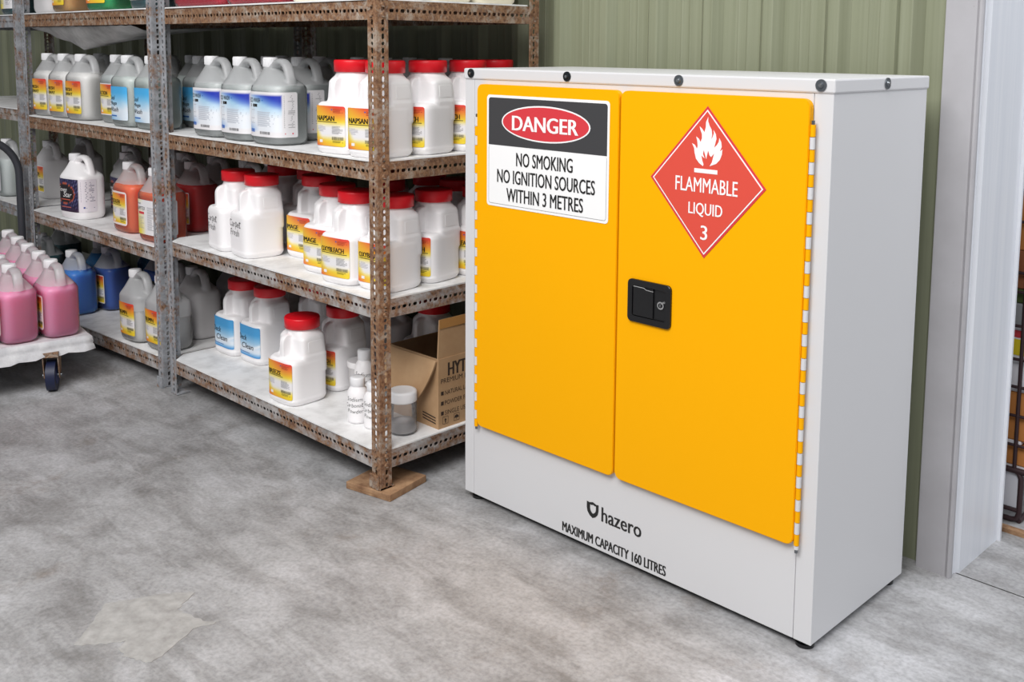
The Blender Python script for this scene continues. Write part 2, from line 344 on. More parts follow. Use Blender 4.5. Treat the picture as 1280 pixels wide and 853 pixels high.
def hinge(x, z0, z1, start_yellow, door):
    b = MB(); z = z1; k = 0; b.cyl((x, -.012, z0-.008), .0035, z1-z0+.016, ZINC, 'z', 10)
    while z > z0+.004:
        zb = max(z0, z-.0262); b.cyl((x, -.012, zb+.0006), .0058, z-zb-.0012, YEL if (k % 2 == 0) == start_yellow else CAB, 'z', 14); z = zb; k += 1
    sx = -1 if x < .5 else 1
    link('hinge', b.mesh('hinge'), door)
def door(x0, x1):
    b = MB(); bb = bmesh.new(); pl = rrect(x0, .2405, x1, 1.2125, .019, 6)
    vs = [bb.verts.new((x, -.018, z)) for x, z in pl]; f = bb.faces.new(vs)
    r = bmesh.ops.extrude_face_region(bb, geom=[f]); 
    for v in [g for g in r['geom'] if isinstance(g, bmesh.types.BMVert)]: v.co.y = -.0015
    bmesh.ops.recalc_face_normals(bb, faces=bb.faces[:])
    ed = [e for e in bb.edges if all(abs(v.co.y+.018) < 1e-6 for v in e.verts)]
    bmesh.ops.bevel(bb, geom=ed, offset=.0015, segments=2, affect='EDGES'); b.bm(bb, YEL)
    return link('door', b.mesh('door'), cab)
dl = door(.067, .5705); dr = door(.576, 1.0775)
hinge(.0605, .234, 1.122, False, dl); hinge(1.0835, .234, 1.160, True, dr)
def layer(b, poly, y, mat, t=.0005): b.prism(poly, lambda x, z: (x, y, z), lambda x, z: (x, y+t, z), mat)
b = MB(); Y0 = -.0186
layer(b, rrect(.109, .8825, .543, 1.1855, .010), Y0-.0006, WHITE, .0007)
dk = [p for p in rrect(.1165, 1.03, .5365, 1.1785, .008)]; dk = [(x, max(z, 1.0505)) for x, z in dk]
layer(b, dk, Y0-.0012, DARK)
for pz in ((.1165, .8895, .5365, 1.0495),):
    o_ = rrect(pz[0], pz[1], pz[2], pz[3], .007); i_ = rrect(pz[0]+.0011, pz[1]+.0011, pz[2]-.0011, pz[3]-.0, .006)
    nn_ = len(o_); b.add([(x, Y0-.0012, z) for x, z in o_+i_], [(k, (k+1) % nn_, nn_+(k+1) % nn_, nn_+k) for k in range(nn_)], SGREY)
layer(b, ellipse(.325, 1.1155, .1575, .0475), Y0-.0016, WHITE); layer(b, ellipse(.325, 1.1155, .153, .0435), Y0-.0020, SRED)
put_text(b, 'DANGER', onp(.209, 1.094, .4415, 1.1335, Y0-.0024), WHITE, .09)
put_text(b, 'NO SMOKING', onp(.2235, .9985, .4245, 1.0350, Y0-.0016), INK, .06)
put_text(b, 'NO IGNITION SOURCES', onp(.151, .9495, .4995, .9860, Y0-.0016), INK, .06)
put_text(b, 'WITHIN 3 METRES', onp(.187, .9005, .4610, .9370, Y0-.0016), INK, .06)
link('danger_sign', b.mesh('danger_sign', False), dl)
b = MB(); cx, cz = .827, 1.0135
def dia(s): return [(cx, cz+.1730*s), (cx-.1555*s, cz), (cx, cz-.1730*s), (cx+.1555*s, cz)]
layer(b, dia(1), Y0-.0006, SRED, .0007); layer(b, dia(.955), Y0-.0011, WHITE); layer(b, dia(.930), Y0-.0016, DRED)
# flame traced as a shape of its own, in diamond units
fl = [(305, 342), (284, 325), (268, 302), (261, 272), (258, 246), (247, 222), (262, 231), (273, 252), (277, 238), (275, 212), (269, 188), (283, 200), (292, 218), (299, 198), (299, 176), (291, 154), (287, 136), (300, 149), (312, 168), (319, 142), (320, 116), (331, 90), (331, 112), (338, 134), (349, 156), (352, 182), (348, 205), (356, 190), (361, 174), (359, 158), (371, 180), (374, 204), (368, 228), (363, 248), (376, 236), (386, 220), (389, 200), (399, 222), (401, 246), (392, 268), (398, 264), (405, 258), (402, 286), (392, 312), (374, 331), (340, 343), (352, 322), (363, 278), (347, 296), (339, 286), (332, 262), (326, 286), (322, 306), (309, 258), (305, 280), (313, 302), (296, 286), (301, 312), (308, 334)]
def fmap(px, py):
    # the photographed diamond's corners: top (327,33) right (634,463) bottom (310,825) left (29,397)
    u = (px-(327+(310-327)*(py-33)/792))/605.; v = (py-33-(66*(px-318)/605.))/792.
    return (cx+u*.311, cz+.1730-v*.346)
layer(b, [fmap(*p) for p in fl], Y0-.0021, WHITE)
layer(b, [(.796, 1.0350), (.858, 1.0350), (.858, 1.0445), (.796, 1.0445)], Y0-.0021, WHITE)
put_text(b, 'FLAMMABLE', onp(.745, .9905, .912, 1.0235, Y0-.0021), WHITE, .04)
put_text(b, 'LIQUID', onp(.783, .9345, .874, .9665, Y0-.0021), WHITE, .04)
put_text(b, '3', onp(.818, .8825, .8355, .9155, Y0-.0021), WHITE, .04)
link('flammable_liquid_sign', b.mesh('flammable_liquid_sign', False), dr)
# recessed paddle latch
b = MB(); o_ = rrect(.6125, .6555, .7410, .7605, .012); i_ = rrect(.6265, .6705, .7265, .7455, .006); n = len(o_)
lv = [(o_, -.0185), (o_, -.0235), ([(.6768+(x-.6768)*.985, .708+(z-.708)*.985) for x, z in o_], -.0245), (i_, -.0240), (i_, -.0188)]
b.add([(x, y, z) for L_, y in lv for x, z in L_], [(r*n+k, r*n+(k+1) % n, (r+1)*n+(k+1) % n, (r+1)*n+k) for r in range(4) for k in range(n)], BLACK)
b.add([(x, -.0188, z) for x, z in i_], [list(range(n))], BLACK)
latch = link('latch', b.mesh('latch'), dr)
b = MB(); b.box(.6285, -.0232, .672, .6890, -.0190, .7440, BLACK, .0015); b.tube([(.630, -.0225, .743), (.662, -.0225, .7425), (.668, -.0225, .739), (.689, -.0225, .738)], .0012, SGREY, 6); link('paddle', b.mesh('paddle'), latch)
b = MB(); b.cyl((.7115, -.0189, .7090), .0095, -.0045, CHROME, 'y', 20); b.cyl((.7115, -.0234, .7090), .006, -.001, BLACK, 'y', 16); b.box(.7107, -.0248, .7055, .7123, -.0243, .7125, CHROME); link('lock', b.mesh('lock'), latch)

# ------------------------------------------------------------------ slotted-angle racks
def angle_mesh(L, w1, w2, mat, sx, sy, horiz=False, perf2=True):
    """slotted angle running along +Z from 0 to L, corner at the origin, flanges towards sx*X and sy*Y"""
    b = MB(); t = .0026; p = .0198
    def strip(wd, fn, perf):
        n = int(L/p); pp = L/n
        if not perf:
            vs = [fn(a, c, q) for q in (0, t) for c in (0, L) for a in (0, wd)]
            b.add(vs, [(0, 1, 3, 2), (4, 5, 7, 6), (0, 1, 5, 4), (2, 3, 7, 6), (0, 2, 6, 4), (1, 3, 7, 5)], mat); return
        for i in range(n):
            z0, z1 = i*pp, (i+1)*pp; zc = (z0+z1)/2; c = wd*.52
            hw, hl = (.0050, .0080) if i % 2 == 0 else (.0050, .0050)
            q = hw*.5
            hole = [(c-hw, zc-hl+q*1.2), (c-q, zc-hl), (c+q, zc-hl), (c+hw, zc-hl+q*1.2), (c+hw, zc+hl-q*1.2), (c+q, zc+hl), (c-q, zc+hl), (c-hw, zc+hl-q*1.2)]
            outr = [(0, z0), (c-q, z0), (c+q, z0), (wd, z0), (wd, z1), (c+q, z1), (c-q, z1), (0, z1)]
            vs = [fn(a, z, d) for d in (0, t) for a, z in outr+hole]
            fs = []
            for k in range(8):
                k2 = (k+1) % 8
                fs += [(k, k2, 8+k2, 8+k), (16+k2, 16+k, 24+k, 24+k2), (8+k, 8+k2, 24+k2, 24+k)]
            fs += [(3, 4, 20, 19), (7, 0, 16, 23)]
            b.add(vs, fs, mat)
    strip(w1, lambda a, z, q: (sx*a, sy*q, z), True)
    strip(w2-t, lambda a, z, q: (sx*q, sy*(a+t), z), perf2)
    return b.mesh('slotted_angle')
ANG = {}
def angle(name, parent, L, w1, w2, mat, sx, sy, perf2=True):
    k = (round(L, 3), w1, w2, mat.name, sx, sy, perf2)
    if k not in ANG: ANG[k] = angle_mesh(L, w1, w2, mat, sx, sy, False, perf2)
    return link(name, ANG[k], parent)
def rack(label, x0, x1, y0, y1, levels, mats, ztop, tilt=None, deckmats=None, heavy=None):
    r = thing('slotted_angle_shelf', label, 'shelf', (x0, y0, 0)); w_, d_ = x1-x0, y1-y0; FL = .041
    for k, (px, py, sx, sy) in enumerate(((0, 0, 1, 1), (w_, 0, -1, 1), (0, d_, 1, -1), (w_, d_, -1, -1))):
        pm = mats[k]; o = angle('post', r, ztop, FL, FL, pm, sx, sy); o.location = (px, py, .006 if k != 1 or heavy is None else heavy)
        if k < 2:
            bt = MB(); zz = .002 if k == 0 else (heavy or .0)
            bt.box(px if sx > 0 else px-.05, -.002, zz, px+.05 if sx > 0 else px, .05, zz+.004, pm)
            if k == 1 or tilt: bt.box((px+.004) if sx > 0 else px-.048, -.006, zz, px+.048 if sx > 0 else px-.004, -.0005, zz+.042, pm, .001)
            link('foot_plate', bt.mesh('foot_plate'), r)
    for i, zt in enumerate(levels):
        bm_, dkm = mats[4+i], DECK; tl = (tilt if i == 0 and tilt else 0)
        # front and back beams, then the side beams
        for (py, sy) in ((.0030, 1), (d_-.0030, -1)):
            o = angle('beam', r, w_-.008, .054, .03, bm_, 1, sy, False)
            a = math.atan2(tl, w_)
            o.matrix_local = Matrix.Translation((.004, py, zt-tl)) @ Matrix.Rotation(-a, 4, 'Y') @ Matrix(((0, 0, 1, 0), (0, 1, 0, 0), (-1, 0, 0, 0), (0, 0, 0, 1)))
        for (px, sx) in ((.0030, 1), (w_-.0030, -1)):
            o = angle('beam', r, d_-.012, .03, .054, bm_, 1, sx, True) if False else angle('beam', r, d_-.012, .054, .03, bm_, 1, -sx, False)
            o.matrix_local = Matrix.Translation((px, .006, zt-(tl if sx > 0 else 0))) @ Matrix(((0, -1, 0, 0), (0, 0, 1, 0), (-1, 0, 0, 0), (0, 0, 0, 1)))
        c = .05; b = MB(); e = .0
        pl = [(c, -.001), (w_-c, -.001), (w_-.0035, c), (w_-.0035, d_-c), (w_-c, d_-.001), (c, d_-.001), (.0035, d_-c), (.0035, c)]
        f = lambda x, h: zt-tl*(1-x/w_)+h
        b.prism(pl, lambda x, y: (x, y, f(x, .0005)), lambda x, y: (x, y, f(x, .005)), dkm); me = b.mesh('deck'); me.materials.append(BOARD)
        for p in me.polygons:
            if p.normal.z < -.9: p.material_index = 1
        link('deck', me, r)
        for px in ((w_-.03, w_-.012) if heavy else ()):
            for dz in (.012, .040):
                b = MB(); b.cyl((0, 0, 0), .0075, -.005, mats[1], 'y', 6, smooth=False); link('bolt', b.mesh('bolt'), r, (w_-.0215, 0, zt-dz))
                b = MB(); b.cyl((0, 0, 0), .0075, .005, mats[1], 'x', 6, smooth=False); link('bolt', b.mesh('bolt'), r, (w_, .0215, zt-dz))
            break
    return r
Y0R, Y1R = -.187, .462
RX0, RX1, LX0, LX1, TX0, TX1 = -1.453, -.160, -2.808, -1.513, -4.16, -2.862
ZR = [.135, .587, .987, 1.441, 1.90]; ZL = [.120, .545, .982, 1.442, 1.90]; ZT = [.100, .545, 1.005, 1.440, 1.90]  # topmost level of each rack is unseen, added to shade the wall behind
rack('rusty slotted steel rack beside the cabinet, holding red-lidded jars and grey jugs', RX0, RX1, Y0R, Y1R, ZR, [RUST_LO, RUST_HI, RUST_MID, RUST_HI, RUST_MID, RUST_MID, RUST_HI, RUST_HI, RUST_MID], 2.0, heavy=.024)
rack('grey slotted steel rack in the middle, behind the pink jugs on the trolley', LX0, LX1, Y0R, Y1R, ZL, [RUST_LO, RUST_LO, RUST_MID, RUST_LO, RUST_MID, RUST_MID, RUST_HI, RUST_HI, RUST_MID], 2.0, tilt=.045)
rack('slotted steel rack at the far left edge of the photo', TX0, TX1, Y0R, Y1R, ZT, [RUST_LO, RUST_LO, RUST_MID, RUST_MID, RUST_LO, RUST_LO, RUST_MID, RUST_LO, RUST_MID], 2.0)
b = MB(); b.box(-.085, -.085, 0, .085, .085, .022, TIMBER, .002)
b.box(-.084, -.0858, .009, .084, -.0845, .0105, KRAFTIN)
thing('timber_packer', 'small square plywood packer under the front foot of the rusty rack', 'wood block', (-.222, -.118, 0), math.radians(12), me=b.mesh('timber_packer'))

# ------------------------------------------------------------------ containers
def ring(hx, hy, n, k=40):
    out = []
    for i in range(k):
        t = 2*math.pi*i/k; c, s = math.cos(t), math.sin(t)
        out.append((hx*math.copysign(abs(c)**(2/n), c), hy*math.copysign(abs(s)**(2/n), s)))
    return out
def loft(rows, mat, k=40, mb=None, smooth=True):
    """rows: (z, cx, cy, hx, hy, n)"""
    b = mb or MB(); vs = []
    for z, cx_, cy_, hx, hy, n in rows: vs += [(cx_+x, cy_+y, z) for x, y in ring(hx, hy, n, k)]
    m = len(rows)
    b.add(vs, [(i*k+j, i*k+(j+1) % k, (i+1)*k+(j+1) % k, (i+1)*k+j) for i in range(m-1) for j in range(k)], mat, smooth)
    b.add(vs[:k], [list(range(k))[::-1]], mat, smooth); b.add(vs[-k:], [list(range(k))], mat, smooth); return b
def remesh(mb, name, voxel, mat, it=4, dec=None):
    me = mb.mesh('raw'); o = link('raw', me); r = o.modifiers.new('r', 'REMESH'); r.mode = 'VOXEL'; r.voxel_size = voxel; r.use_smooth_shade = True
    s = o.modifiers.new('s', 'SMOOTH'); s.iterations = it; s.factor = .5
    if dec: q = o.modifiers.new('d', 'DECIMATE'); q.ratio = dec
    dg = bpy.context.evaluated_depsgraph_get(); dg.update(); out = bpy.data.meshes.new_from_object(o.evaluated_get(dg)); out.name = name
    bpy.data.objects.remove(o); out.materials.clear(); out.materials.append(mat)
    out.polygons.foreach_set('material_index', [0]*len(out.polygons)); out.polygons.foreach_set('use_smooth', [True]*len(out.polygons)); return out
JH = [(0, 0, 0, .080, .058, 3.2), (.004, 0, 0, .086, .064, 3.3), (.012, 0, 0, .0905, .068, 3.5), (.025, 0, 0, .0925, .070, 3.6), (.180, 0, 0, .0925, .070, 3.6), (.190, 0, 0, .0905, .068, 3.4),
      (.200, -.004, 0, .083, .061, 3.0), (.215, -.014, 0, .067, .050, 2.6), (.230, -.026, 0, .049, .039, 2.3), (.243, -.040, 0, .031, .028, 2), (.249, -.046, 0, .0225, .0225, 2), (.262, -.046, 0, .0215, .0215, 2)]
b = loft(JH, NAT); hp = [(-.030, 0, .232), (-.018, 0, .253), (-.002, 0, .265), (.016, 0, .268), (.036, 0, .266), (.052, 0, .256), (.061, 0, .240), (.067, 0, .222), (.074, 0, .203), (.078, 0, .180)]
b.tube(hp, .0125, NAT, 14, True, .019)
JUG = remesh(b, 'jug_body', .0036, NAT, 5)
cb = MB(); cb.lathe([(.0235, .2505), (.0245, .2515), (.0245, .279), (.0235, .2815), (.018, .282)], CAPW, 28, (-.046, 0, 0))
for k in range(28):
    t = 2*math.pi*k/28; cb.box(-.046+.0242*math.cos(t)-.0008, .0242*math.sin(t)-.0008, .2525, -.046+.0242*math.cos(t)+.0008, .0242*math.sin(t)+.0008, .278, CAPW)
CAP = cb.mesh('jug_cap')
LQ = {}
def liquid_mesh(level, mat):
    k = (level, mat.name)
    if k not in LQ:
        rows = []
        for i, (z, cx_, cy_, hx, hy, n) in enumerate(JH):
            z2 = .003+z*.985
            if z2 < level: rows.append((z2, cx_, 0, hx*.965, hy*.955, n)); last = i
        z, cx_, cy_, hx, hy, n = JH[last]; z3, cx3, _, hx3, hy3, n3 = JH[min(last+1, len(JH)-1)]; q = (level-z)/max(1e-6, z3-z)
        rows.append((level, cx_+(cx3-cx_)*q, 0, (hx+(hx3-hx)*q)*.965, (hy+(hy3-hy)*q)*.955, n))
        LQ[k] = loft(rows, mat).mesh('liquid')
    return LQ[k]
VAR = {}
def filled(me, level):
    k = (me.name, level)
    if k not in VAR:
        c = me.copy(); c.materials.clear(); c.materials.append(CLEAR); c.materials.append(WET)
        for p in c.polygons: p.material_index = 1 if p.center.z < level else 0
        VAR[k] = c
    return VAR[k]
def variant(me, mat):
    if me.materials[0] == mat: return me
    k = (me.name, mat.name)
    if k not in VAR: c = me.copy(); c.materials.clear(); c.materials.append(mat); VAR[k] = c
    return VAR[k]

# printed labels: a strip wrapped on the container's own outline, colours held per corner
def wrap(hx, hy, n, off=.0012, cx_=0., cy_=0.):
    pts = [(x, y) for x, y in ring(hx, hy, n, 360)]; pts = [Vector(p) for p in pts]
    i0 = min(range(360), key=lambda i: (pts[i]-Vector((0, -hy))).length)
    acc = [0.]; seq = [pts[i0]]
    for k in range(1, 181): q = pts[(i0+k) % 360]; acc.append(acc[-1]+(q-seq[-1]).length); seq.append(q)
    accl = [0.]; seql = [pts[i0]]
    for k in range(1, 181): q = pts[(i0-k) % 360]; accl.append(accl[-1]+(q-seql[-1]).length); seql.append(q)
    def f(s, z, o=0.):
        A, Q = (acc, seq) if s >= 0 else (accl, seql); a = abs(s); k = 0
        import bisect
        k = min(max(bisect.bisect_right(A, a)-1, 0), len(A)-2); t = (a-A[k])/max(1e-9, A[k+1]-A[k]); p = Q[k].lerp(Q[k+1], t)
        d = (Q[k+1]-Q[k]); d = d if s >= 0 else -d; nrm = Vector((d.y, -d.x)).normalized(); p = p+nrm*(off+o); return (cx_+p.x, cy_+p.y, z)
    return f
WJ = wrap(.0925, .070, 3.6); WA = wrap(.0755, .0765, 5, .0004)
def cl(x): return max(0., min(1., x))
def mix3(a, b, t): t = cl(t); return tuple(p+(q-p)*t for p, q in zip(a, b))
Yl, Rd, Or, Wh, Gy, Bk = (240, 210, 52), (226, 44, 56), (240, 138, 56), (236, 234, 236), (150, 150, 152), (20, 20, 22)
def d_warm(s, t):
    c = mix3(Yl, Rd, cl((t-.60)*2.2)*cl(.15+s*1.1)+cl((t-.92)*3)*.2)
    c = mix3(c, Wh, cl(1.75-abs(t-.37)*7.)*cl((s-.06+(t-.3)*.6)*5))
    q = cl((.24-t)*3.0+(.20-s)*.9); c = mix3(c, Or, q); c = mix3(c, Rd, cl((.16-t)*4)*cl((.35-s)*3.)); return c
def d_eco(s, t):
    if s > .76 or t > .955: return Wh
    u = s/.76; c = mix3((236, 240, 246), (120, 190, 235), cl((t-.42)*2.2)*cl(u*1.8)*.9); c = mix3(c, (36, 56, 176), cl((t-.66)*4+(u-.72)*1.5)*cl((t-.52)*6)); c = mix3(c, (70, 130, 214), cl((.34-t)*3)*cl((.42-u)*3)); return mix3(c, Wh, cl((.14-t)*30))
def d_sky(s, t):
    c = mix3((226, 238, 248), (76, 178, 236), cl((t-.30)*1.9)); c = mix3(c, (90, 170, 232), cl((.22-t)*5)*cl(.8-s)); return mix3(c, Wh, cl(math.sin(s*11+t*9)*.6)*cl(.9-abs(t-.32)*3))
def d_deck(s, t):
    c = mix3((222, 232, 242), (72, 156, 212), cl((t-.25)*2.)); c = mix3(c, (70, 150, 214), cl((.16-t)*7)); return mix3(c, (235, 240, 246), cl(1-abs(t-.22-.16*s-.04*math.sin(s*7))*14)*cl(s*1.5))
def d_grape(s, t):
    if s > .66: return (232, 226, 232)
    v = math.sin(s*61+t*23)*math.sin(t*47-s*31)*.5+math.sin(s*120+t*77)*.3; c = mix3((28, 26, 62), (150, 150, 200), cl(v))
    e = ((s-.27)/.28)**2+((t-.55)/.29)**2
    if e < 1: c = (34, 28, 32)
    elif e < 1.18: c = (190, 90, 60)
    return mix3(c, (60, 24, 40), cl((.22-t)*5)*.6)
def d_cit(s, t):
    if s > .70: return (228, 226, 232)
    c = mix3(Wh, (240, 216, 60), cl((.8-t)*1.6)*cl((.34-s)*5)); c = mix3(c, (240, 232, 90), cl((t-.85)*5)*cl(.3-s)*3); return c
def d_white(s, t): return (226, 226, 230)
def printed(name, fn, s0, s1, z0, z1, design, items=(), ns=22, nt=18, round_=.006, border=None):
    """items: ('r',s0,t0,s1,t1,colour) small print blocks, ('t',text,s0,t0,s1,t1,colour,bold,shear) lettering"""
    v = []; f = []; col = []
    def P(s, t, o=0): return fn(s0+(s1-s0)*s, z0+(z1-z0)*t, o)
    wd, ht = s1-s0, z1-z0; r = round_
    def sh(s, t):  # pull the corners in to a radius
        a, c = s*wd, t*ht; x = min(a, wd-a); y = min(c, ht-c)
        if x < r and y < r:
            dx, dy = r-x, r-y; d = math.hypot(dx, dy)
            if d > r: k = r/d; x2, y2 = r-dx*k, r-dy*k; a = x2 if a < wd/2 else wd-x2; c = y2 if c < ht/2 else ht-y2
        return a/wd, c/ht
    def ax(n, L): 
        e = r/L; return [0, e*.3, e*.65]+[e+(1-2*e)*i/n for i in range(n+1)]+[1-e*.65, 1-e*.3, 1]
    S, T = ax(ns, wd), ax(nt, ht); ms, mt = len(S), len(T)
    for t in T:
        for s in S: a, c = sh(s, t); v.append(P(a, c))
    for j in range(mt-1):
        for i in range(ms-1):
            f.append([j*ms+i, j*ms+i+1, (j+1)*ms+i+1, (j+1)*ms+i]); col.append([design(S[i], T[j]), design(S[i+1], T[j]), design(S[i+1], T[j+1]), design(S[i], T[j+1])])
    if border:
        for j in range(mt-1):
            for i in range(ms-1):
                if i < 2 or j < 2 or i > ms-4 or j > mt-4: col[j*(ms-1)+i] = [border]*4
    for it in items:
        o = len(v)
        if it[0] == 'r':
            _, a0, c0, a1, c1, cc = it; k = max(1, int((a1-a0)/.08))
            for q in range(k+1):
                a = a0+(a1-a0)*q/k; v += [P(a, c0, .0004), P(a, c1, .0004)]
            for q in range(k): f.append([o+2*q, o+2*q+2, o+2*q+3, o+2*q+1]); col.append([cc]*4)
        else:
            _, body, a0, c0, a1, c1, cc, bold, shear = it; tv, tf, asp = text2d(body, 0., shear)
            for k, dx in enumerate((-bold*.5, 0, bold*.5) if bold > .01 else (0,)):
                o = len(v); v += [P(a0+(a1-a0)*(x+dx/asp), c0+(c1-c0)*y, .0007+.00005*k) for x, y in tv]
                for q in tf: f.append([o+i for i in q]); col.append([cc]*len(q))
    me = bpy.data.meshes.new(name); me.from_pydata(v, [], f); me.materials.append(PRINT)
    ca = me.color_attributes.new('Col', 'FLOAT_COLOR', 'CORNER'); k = 0; buf = []
    for p, cc in zip(me.polygons, col):
        for c in cc: buf += [*rgb(*c), 1.]
    ca.data.foreach_set('color', buf); me.update(); return me
random.seed(11)
def lines(a0, c0, a1, c1, n, col=(150, 148, 152)):
    out = []; 
    for k in range(n):
        c = c1-(c1-c0)*k/n; out.append(('r', a0, c-(c1-c0)/n*.45, a0+(a1-a0)*random.uniform(.65, 1), c, col))
    return out
def bars(a0, c0, a1, c1):
    out = []; a = a0
    while a < a1: wd = random.choice((.006, .01, .014)); out.append(('r', a, c0, min(a1, a+wd), c1, (60, 60, 64))); a += wd+.009
    return out
def warm_items(title, sub=None, t0=.63, w_=.58, a0=.08, bold=.12):
    it = [('t', title, a0, t0, a0+w_, t0+.125, Bk, bold, 0)]
    if sub: it[0] = ('t', title, a0, t0+.06, a0+w_*.8, t0+.16, Bk, bold, 0); it.append(('t', sub, a0, t0-.08, a0+w_*.85, t0+.02, Bk, bold, 0))
    else: it.append(('r', a0, t0-.04, a0+w_+.08, t0-.022, (70, 60, 40)))
    it += [('r', .60, .895, .64, .925, (50, 90, 180))]+lines(.66, .82, .95, .93, 4, (176, 60, 40))
    it += lines(.10, .34, .42, .50, 6, (190, 188, 194))+lines(.62, .30, .95, .50, 8, (150, 150, 152))+bars(.62, .16, .96, .24)+lines(.64, .08, .95, .14, 2, (120, 110, 40))
    it += [('r', .20, .08, .30, .15, (240, 240, 240))]; return it
def eco_items():
    it = [('t', 'ECO WASH', .06, .76, .36, .86, (50, 50, 60), .06, 0), ('r', .09, .66, .28, .725, Bk), ('r', .11, .68, .21, .705, (220, 220, 220)), ('r', .40, .80, .425, .825, (40, 110, 190))]
    it += lines(.04, .28, .22, .65, 14, (186, 188, 196))+lines(.28, .22, .72, .56, 11, (186, 192, 204))+lines(.79, .20, .96, .93, 24, (172, 170, 174))
    it += [('t', '108', .08, .09, .20, .17, (40, 110, 200), .1, 0), ('r', .03, .045, .10, .06, (210, 60, 70)), ('r', .80, .07, .93, .10, (220, 70, 90))]+bars(.34, .06, .58, .12); return it
HAND = (30, 34, 46)
LB = {}
def jl(key, *a, **k): LB[key] = printed('label', *a, **k)
jl('eco', WJ, -.082, .150, .027, .172, d_eco, eco_items(), ns=34)
jl('fresh', WJ, -.078, .062, .030, .168, d_warm, warm_items('FRESH', 'AWAY'))
jl('plain_warm', WJ, -.070, .060, .035, .165, d_warm, warm_items('ACTION'), border=(236, 232, 234))
jl('pink', WJ, -.070, .060, .033, .166, d_warm, warm_items('ACTION', w_=.62, a0=.12), border=(240, 220, 224), round_=.012)
jl('triumph', WJ, -.078, .066, .030, .160, d_warm, warm_items('TRIUMPH'))
jl('verza', WJ, -.074, .064, .033, .170, d_warm, warm_items('VERZALEEN', w_=.62, a0=.02), border=(242, 230, 226), round_=.012)
jl('cit', WJ, -.082, .150, .030, .165, d_cit, [('t', 'Citrus', .04, .86, .2, .92, (60, 60, 60), -.005, .3), ('t', 'GUMTEX', .03, .70, .34, .80, (70, 70, 70), 0, 0), ('r', .03, .58, .30, .65, (214, 60, 70))]+lines(.03, .15, .3, .5, 10, (180, 180, 170))+lines(.40, .12, .66, .8, 16, (176, 176, 182))+lines(.75, .16, .97, .9, 20, (170, 168, 184)), ns=34)
jl('sky', WJ, -.082, .074, .028, .160, d_sky, [('t', 'Cool', .08, .60, .42, .73, HAND, .03, .25), ('t', 'Mega', .10, .42, .52, .55, HAND, .03, .25), ('t', 'Wash', .09, .25, .60, .38, HAND, .03, .25), ('r', .06, .10, .5, .14, (40, 110, 190))])
jl('grape', WJ, -.084, .150, .035, .178, d_grape, [('t', 'Seven', .06, .60, .34, .74, (236, 236, 236), .03, .35), ('t', 'Star', .22, .44, .49, .60, (236, 236, 236), .03, .35), ('r', .10, .35, .44, .38, (200, 90, 70)), ('r', .08, .12, .46, .15, (190, 100, 90))]+lines(.70, .3, .97, .92, 12, (150, 146, 160))+[('r', .74, .12, .77, .17, (40, 70, 150)), ('r', .79, .12, .95, .14, (110, 110, 130))], ns=40)
jl('whitelab', WJ, -.06, .05, .03, .15, d_white, lines(.1, .1, .9, .9, 16))
jl('dark', WJ, -.07, .06, .04, .16, lambda s, t: mix3((40, 44, 36), (96, 92, 40), cl(math.sin(t*30)*.5)), [('r', .1, .45, .9, .55, (150, 146, 120))])
# square jars
for key, title, kw in (('n', 'NAPSAN', {}), ('i', 'IMAGE', dict(w_=.48)), ('o', 'OXYBLEACH', dict(w_=.74)), ('b', 'BREEZE', dict(w_=.50))):
    jl('j'+key, WA, -.0695, .066, .024, .144, d_warm, warm_items(title, **{'a0': .12, **kw}))
jl('deck', WA, -.072, .072, .030, .144, d_deck, [('t', 'Deck', .08, .50, .48, .68, HAND, .03, .2), ('t', 'Clean', .24, .24, .78, .42, HAND, .03, .2), ('r', .10, .08, .14, .14, (30, 70, 160)), ('r', .16, .10, .6, .12, (60, 100, 170))])
def hand(body, s0, t0, h, n=0):
    out = []; random.seed(n); s = s0
    for ch in body:
        if ch == ' ': s += h*.35; continue
        _, _, asp = text2d(ch, -.012, .15); lo = ch in 'acemnorsuvwxz'; hh = h*(.62 if lo else (.82 if ch in 'gpy' else 1.)); wd = max(hh*asp, h*.08)*.95; dz = random.uniform(-.08, .08)*h
        out.append((ch, s, t0+dz-(h*.3 if ch in 'gpy' else 0), s+wd, t0+dz+hh)); s += wd+h*.10
    return out
def handwriting(name, fn, rows, mat=INK):
    b = MB()
    for k, (body, s0, z0, h) in enumerate(rows):
        for ch, a0, c0, a1, c1 in hand(body, s0, z0, h, k):
            v, f, _ = text2d(ch, -.012, .15); b.add([fn(a0+(a1-a0)*x, c0+(c1-c0)*y, .0002) for x, y in v], f, mat)
    return b.mesh(name, False)
LB['carpet'] = handwriting('handwriting', WA, [('Carpet', -.052, .104, .023), ('Fresh', -.045, .074, .023)])

def jug(label, x, y, z, rz=0, lab=None, liquid=None, level=.195, shell=None, group=None, cap=CAPW):
    r = thing('plastic_jug', label, 'jug', (x, y, z), math.radians(rz), group)
    if x < LX1 and x > LX0 and z < .2 and y > -.15: r.rotation_euler.y = -math.atan2(.045, LX1-LX0); r.location.z += .0004
    sh = shell or (CLEAR if liquid else NAT)
    link('body', filled(JUG, level) if sh == CLEAR else variant(JUG, sh), r); link('cap', variant(CAP, cap), r)
    if liquid: link('liquid', liquid_mesh(level, LIQ[liquid]), r)
    if lab: link('label', LB[lab], r)
    return r
